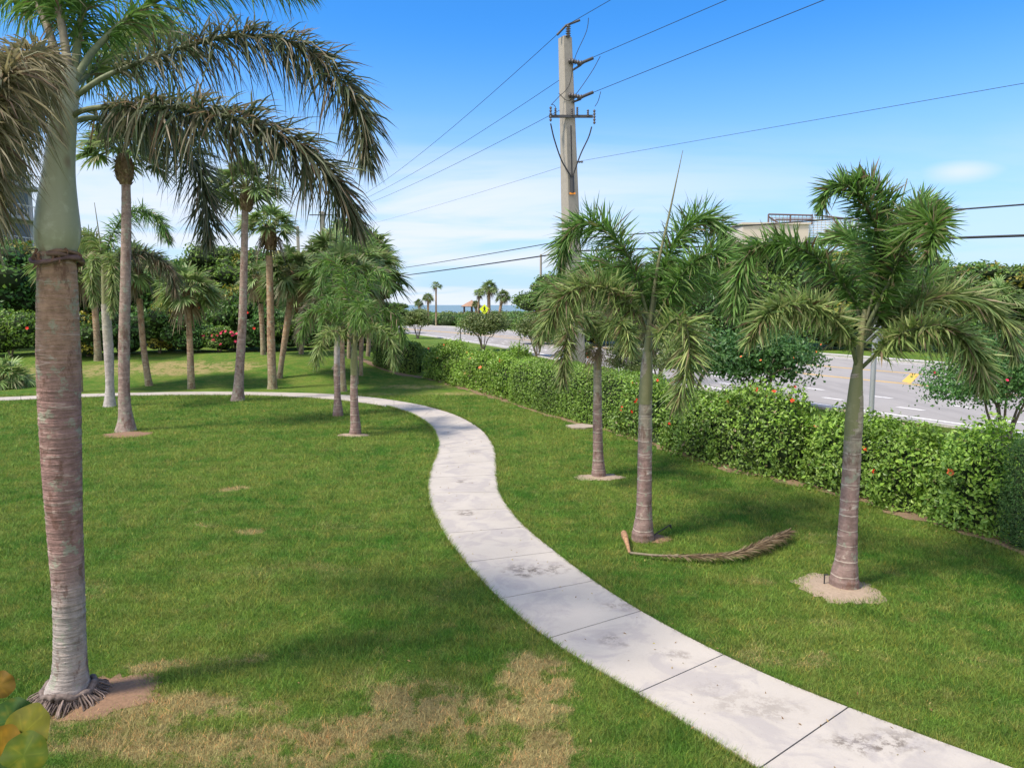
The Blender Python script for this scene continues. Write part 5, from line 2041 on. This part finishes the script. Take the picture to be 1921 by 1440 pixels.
wire('highest thin wire, meeting the very top of the concrete pole', (1066, 46), (608, 402), 1.25, (2815, -964), .014)
wire('second thin wire from the top, on the upper side arm', (1112, 108), (600, 405), 1.0, (3153, -769), .014)
wire('third thin wire from the top, on the lower side arm', (1112, 174), (622, 405), .6, (3030, -594), .014)
wire('very thin neutral wire meeting the pole below the crossarm', (1085, 303), (608, 440), .3, (3018, -36), .007)
wire('upper black cable crossing low in front of the sea view', (1078, 448), (608, 520), .25, (3018, 300), .022)
wire('thick lower black cable crossing low in front of the sea view', (1078, 471), (608, 532), .2, (3018, 404), .034)

# ------------------------------------------------------------------ signs
SIGNY = simple('yellow_green_sheeting', (.62, .72, .02), .5, 0, .05)
SIGNK = simple('black_sheeting', (.02, .02, .02), .6)
b = XY(909, 125)
root = thing('crossing_sign', 'yellow green diamond pedestrian crossing sign beyond the spreading small tree', 'sign', (b[0], b[1], 0))
zc = D(909, 580, 125)[2]
mb = MB()
mb.box((b[0], b[1] + .08, zc / 2), (.09, .06, zc))
mb.build('post', GALV, root, root.location)
hs_ = .86


def prism(mb, pts, y0, y1, cx, cz, s=1.0, mat=0):
    n = len(pts)
    V = [[cx + p[0] * s, y0, cz + p[1] * s] for p in pts] + [[cx + p[0] * s, y1, cz + p[1] * s] for p in pts]
    me_f = [[q, (q + 1) % n, n + (q + 1) % n, n + q] for q in range(n)]
    mb.add(V, me_f, mat=mat)
    V2 = V[:n] + [[cx + np.mean([p[0] for p in pts]) * s, y0, cz + np.mean([p[1] for p in pts]) * s]]
    mb.tri(V2, [[q, (q + 1) % n, n] for q in range(n)], mat=mat)
    V3 = V[n:] + [[V2[-1][0], y1, V2[-1][2]]]
    mb.tri(V3, [[(q + 1) % n, q, n] for q in range(n)], mat=mat)


mb = MB()
prism(mb, [(0, -hs_), (hs_, 0), (0, hs_), (-hs_, 0)], b[1], b[1] + .03, b[0], zc)
mb.build('sign_panel', SIGNY, root, root.location)
mb = MB()
yq = b[1] - .012
def limb(p, q, w0, w1):
    d = np.array([q[0] - p[0], q[1] - p[1]])
    d = d / np.linalg.norm(d)
    s_ = np.array([-d[1], d[0]])
    prism(mb, [tuple(np.array(p) + s_ * w0), tuple(np.array(p) - s_ * w0), tuple(np.array(q) - s_ * w1), tuple(np.array(q) + s_ * w1)], yq, yq + .008, b[0], zc)
prism(mb, [(.02 + .09 * math.cos(a), .42 + .09 * math.sin(a)) for a in np.linspace(0, 2 * PI, 12, endpoint=False)], yq, yq + .008, b[0], zc)
limb((.0, .32), (.0, -.05), .11, .10)
limb((.02, -.02), (.14, -.28), .08, .06)
limb((.14, -.26), (.12, -.52), .06, .05)
limb((-.02, -.02), (-.10, -.28), .08, .06)
limb((-.10, -.26), (-.26, -.48), .06, .05)
limb((.06, .28), (.22, .06), .05, .04)
limb((-.05, .28), (-.22, .10), .05, .04)
mb.build('walking_figure', SIGNK, root, root.location)

b = G(1641, 800)
YS = 25.0
x_, y_ = XY(1641, YS)
root = thing('sign_post', 'plain galvanised post with grey sign back standing behind the hedge by the right palm', 'sign post', (x_, y_, 0))
mb = MB()
mb.tube([[x_, y_, 0], [x_, y_, 2.0], [x_, y_, D(1641, 585, YS)[2]]], .085, 12)
mb.build('post', GALV, root, root.location)
mb = MB()
za, zb = D(1641, 640, YS)[2], D(1641, 595, YS)[2]
mb.box((x_, y_ + .11, (za + zb) / 2), (.75, .02, zb - za))
mb.build('sign_panel', GALV, root, root.location)
mb = MB()
x_, y_ = XY(864, 66)
root = thing('marker_stake', 'thin dark stake in the verge grass left of the spreading small tree', 'stake', (x_, y_, 0))
mb.tube([[x_, y_, 0], [x_, y_, 1.0], [x_, y_, 2.1]], .04, 6)
mb.build('post', STEEL, root, root.location)
mb = MB()
mb.box((x_, y_, .05), (.8, .4, .1))
mb.build('base', KERBM, root, root.location)

# ------------------------------------------------------------------ beach hut and far palms
THATCH = simple('brown_thatch', (.30, .18, .12), .95, 0, .3, 6, .7)
DARKW = simple('dark_timber', (.10, .075, .055), .9)
YH = 168
x0, x1 = XY(865, YH)[0], XY(906, YH)[0]
xc = (x0 + x1) / 2
ze, zp_ = D(880, 574.5, YH)[2], D(880, 562.5, YH)[2]
root = thing('beach_hut', 'thatched open beach hut with pointed roof in front of the sea', 'hut', (xc, YH, hgt(0, YH)))
hw = (x1 - x0) / 2
mb = MB()
V = []
for fr, z in ((1.02, ze - .12), (1.05, ze), (.55, ze + (zp_ - ze) * .5), (.08, zp_ - .15), (.03, zp_)):
    for q in range(8):
        a = PI / 8 + q * PI / 4
        V.append([xc + math.cos(a) * hw * fr, YH + math.sin(a) * hw * fr, z])
F = [[k * 8 + q, k * 8 + (q + 1) % 8, (k + 1) * 8 + (q + 1) % 8, (k + 1) * 8 + q] for k in range(4) for q in range(8)]
mb.add(V, F)
mb.build('roof', THATCH, root, root.location)
for q in range(6):
    a = PI / 6 + q * PI / 3
    mb = MB()
    mb.tube([[xc + math.cos(a) * hw * .8, YH + math.sin(a) * hw * .8, hgt(0, YH) - .1], [xc + math.cos(a) * hw * .8, YH + math.sin(a) * hw * .8, ze]], .13, 8)
    mb.build('post', DARKW, root, root.location)


def far_palm(label, px, pyb, pyh, Y, wpx, crown, s, rot, lean=0):
    fan_palm(label, (px, pyb), [(px, pyb), (px + lean * .3, (pyb + pyh) / 2), (px + lean, pyh + 2)], [wpx * 1.2, wpx, wpx], (px + lean, pyh), crown, s, 0, TR_SABAL,
             'sabal_palm', 'palms on the dune by the sea', Y=Y, rot=rot)


far_palm('tallest thin dune palm standing clear above the sea horizon', 818, 590, 536, 150, 3.2, 'loose', .85, .3)
far_palm('medium dune palm just left of the tallest thin one', 803, 590, 558, 150, 4, 'sabal_a', .85, 1.3)
far_palm('lowest dune palm, leftmost of the three left of the hut', 786, 590, 568, 150, 3, 'sabal_b', .7, 2.3)
far_palm('biggest round crowned dune palm right of the hut', 917, 600, 540, 145, 6.5, 'sabal_a', 1.35, 3.3)
far_palm('leaning dune palm right of the crossing sign', 936, 605, 555, 140, 5.5, 'sabal_b', 1.05, 4.3, 8)
far_palm('small leaning dune palm between the hut and the biggest one', 897, 598, 551, 148, 3.5, 'sabal_c', .9, 5.3, 2)
far_palm('short dune palm half hidden by the hut roof edge', 893, 598, 570, 150, 4, 'sabal_b', .65, 1.0)

# ------------------------------------------------------------------ buildings
WALLB = simple('beige_render', (.55, .47, .40), .85, 0, .06, 1)
WALLG = simple('grey_render', (.42, .40, .38), .85, 0, .06, 1)
GLASS = simple('dark_glass', (.06, .075, .085), .15)
RUST = simple('brown_steel', (.13, .09, .08), .7)
SCAFF = simple('pale_scaffold', (.62, .58, .56), .6)
YB = 200.0
xa, xb = XY(1386, YB)[0], XY(1655, YB)[0]
zr = D(1400, 421, YB)[2]
root = thing('apartment_building', 'beige building with an unfinished steel roof frame above the palms', 'building', (xa, YB, 0))
mb = MB()
xm = XY(1508, YB)[0]
mb.box(((xa + xm) / 2, YB + 10, zr / 2), (xm - xa, 20, zr))
mb.box(((xm + xb) / 2, YB + 11, zr / 2 - 3.4), (xb - xm, 18, zr - 7))
mb.build('wall', WALLB, root, root.location)
mb = MB()
mb.box(((xa + xm) / 2, YB + 9.9, zr + .25), (xm - xa + .8, 20.6, .5))
mb.build('cornice', WALLB, root, root.location)
for fl in range(5):
    for q in range(7):
        mb = MB()
        mb.box((xa + 3 + q * 5.2, YB - .05, 3 + fl * 4.6), (2.2, .12, 1.9))
        wo = mb.build('window', GLASS, root, root.location)
zt = D(1440, 401, YB)[2]
xs1, xs2, xs3 = XY(1435, YB)[0], XY(1516, YB)[0], XY(1620, YB)[0]
mb = MB()
for dy in (0,):
    for (p, q) in (((xs1, zr), (xs1, zt)), ((xs1, zt), (xs2, zt - .3)), ((xs2, zr), (xs2, zt)), (((xs1 + xs2) / 2, zr), ((xs1 + xs2) / 2, zt)), ((xs2 + .6, zt - .2), (xs3, zr + 1.0)),
                   ((xs1, zt - .6), (xs1 + 3.5, zr)), ((xs1 + 2, zt - 1.4), (xs2, zt - 1.4))):
        mb.tube([[p[0], YB + 1 + dy, p[1]], [q[0], YB + 1 + dy, q[1]]], .22, 4, smooth=False)
mb.build('roof_frame', RUST, root, root.location)
mb = MB()
r_ = np.random.default_rng(4)
for q in range(18):
    z = zr - 5.5 + q * (zt - zr + 5.0) / 18
    xe = xs3 - max(0, z - zr) * 3.6
    x0_ = xs1 if z > zr + .5 else xm + .3
    mb.tube([[x0_, YB + 1.2, z], [xe, YB + 1.2, z]], .11, 4)
for q in range(26):
    x = xs1 + (xs3 - xs1) * q / 26
    mb.tube([[x, YB + 1.3, zr + .5 if x < xm + .3 else zr - 6], [x, YB + 1.3, min(zt - .3, zr + (xs3 - x) * .27)]], .09, 4)
mb.build('scaffold', SCAFF, root, root.location)

YL = 72.0
xl = -42.9
zl = 15.6
YL = 60.0
root = thing('apartment_building', 'grey block with screened balconies behind the fronds at the left edge', 'building', (xl, YL, 0))
mb = MB()
mb.box((xl - 8, YL + 3.4, zl / 2), (16, 6.8, zl))
mb.build('wall', WALLG, root, root.location)
for fl in range(6):
    z = .6 + fl * 2.75
    mb = MB()
    mb.box((xl + .6, YL + 3.4, z), (1.2, 6.9, .26))
    mb.build('balcony_slab', WALLG, root, root.location)
    mb = MB()
    mb.tube([[xl + 1.1, YL + .1, z + 1.1], [xl + 1.1, YL + 6.7, z + 1.1]], .05, 5)
    for q in range(15):
        mb.tube([[xl + 1.1, YL + .1 + q * .47, z + .12], [xl + 1.1, YL + .1 + q * .47, z + 1.1]], .03, 4)
    mb.build('railing', SCAFF, root, root.location)
    for q in range(2):
        mb = MB()
        mb.box((xl + .02, YL + 1.9 + q * 3.1, z + 1.35), (.1, 2.2, 2.0))
        mb.build('window', GLASS, root, root.location)

# ------------------------------------------------------------------ sea grape twig close to the camera, lower left
root = thing('sea_grape_shrub', 'round yellow green leaves of a shrub close to the camera in the lower left corner', 'shrub', (-1.9, 2.3, 0))
mb = MB()
stem = [np.array([-1.9, 2.3, -.1]), np.array([-1.95, 2.35, 1.4]), D(-60, 1500, 2.5), D(20, 1425, 2.5), D(18, 1350, 2.55)]
P = spline(stem, 30)
mb.tube(P, np.linspace(.03, .007, 30), 8, col=(.16, .12, .07))
mb.build('stem', WOOD, root, root.location)
LB = (([(42, 1368, 2.42)], 0),)
r_ = np.random.default_rng(31)
lv = [(42, 1376, 2.45, 56, (.20, .20, .012), .3), (2, 1408, 2.40, 46, (.30, .18, .012), -.2), (44, 1416, 2.38, 44, (.13, .19, .015), .6), (20, 1352, 2.5, 44, (.055, .14, .02), .1),
      (0, 1285, 2.5, 26, (.28, .17, .03), .9), (25, 1445, 2.35, 42, (.05, .12, .02), 1.2), (-25, 1380, 2.5, 45, (.10, .16, .02), .4), (-30, 1450, 2.4, 45, (.08, .14, .02), .4)]
for (px, py, Yq, rp, c_, tw) in lv:
    cen = D(px, py, Yq)
    rr = rp * Yq / FPX
    nrm = vn(np.array([r_.normal(0, .35), -1, r_.normal(.75, .3)]))
    e1 = vn(np.cross(nrm, [0, 0, 1.0]))
    e2 = np.cross(nrm, e1)
    V = []
    C__ = []
    nr2, na = 8, 60
    for i in range(nr2 + 1):
        for j in range(na):
            a = 2 * PI * j / na + tw
            q = rr * i / nr2 * (1 + .05 * math.sin(3 * a) - .12 * max(0, math.cos(a - tw)) ** 8 + .03 * math.sin(7 * a + rp) * i / nr2)
            x, y = math.cos(a) * q, math.sin(a) * q
            V.append(cen + e1 * x + e2 * y + nrm * (.10 * abs(x) - .12 * (x * x + y * y) / rr + .004 * math.sin(a * 5 + rp) * (i / nr2) ** 2))
            vein = .35 if (j % 12 == 0 and i < nr2 - 1) else 0
            blot = noise3(np.array([x, y, rp * .1]) * 60, 1.0, rp)
            C__.append((np.array(c_) * .62 * (1 + .28 * blot) + np.array([.05, .012, 0]) * max(0, blot - .25) * 2) * (1 - .25 * i / nr2) + np.array([.22, .2, .02]) * vein * .35)
    F = [[i * na + j, i * na + (j + 1) % na, (i + 1) * na + (j + 1) % na, (i + 1) * na + j] for i in range(nr2) for j in range(na)]
    mb = MB()
    mb.add(V, F, C__, smooth=True)
    mb.build('leaf', NEARLEAF, root, root.location)

cam_d.dof.use_dof = False
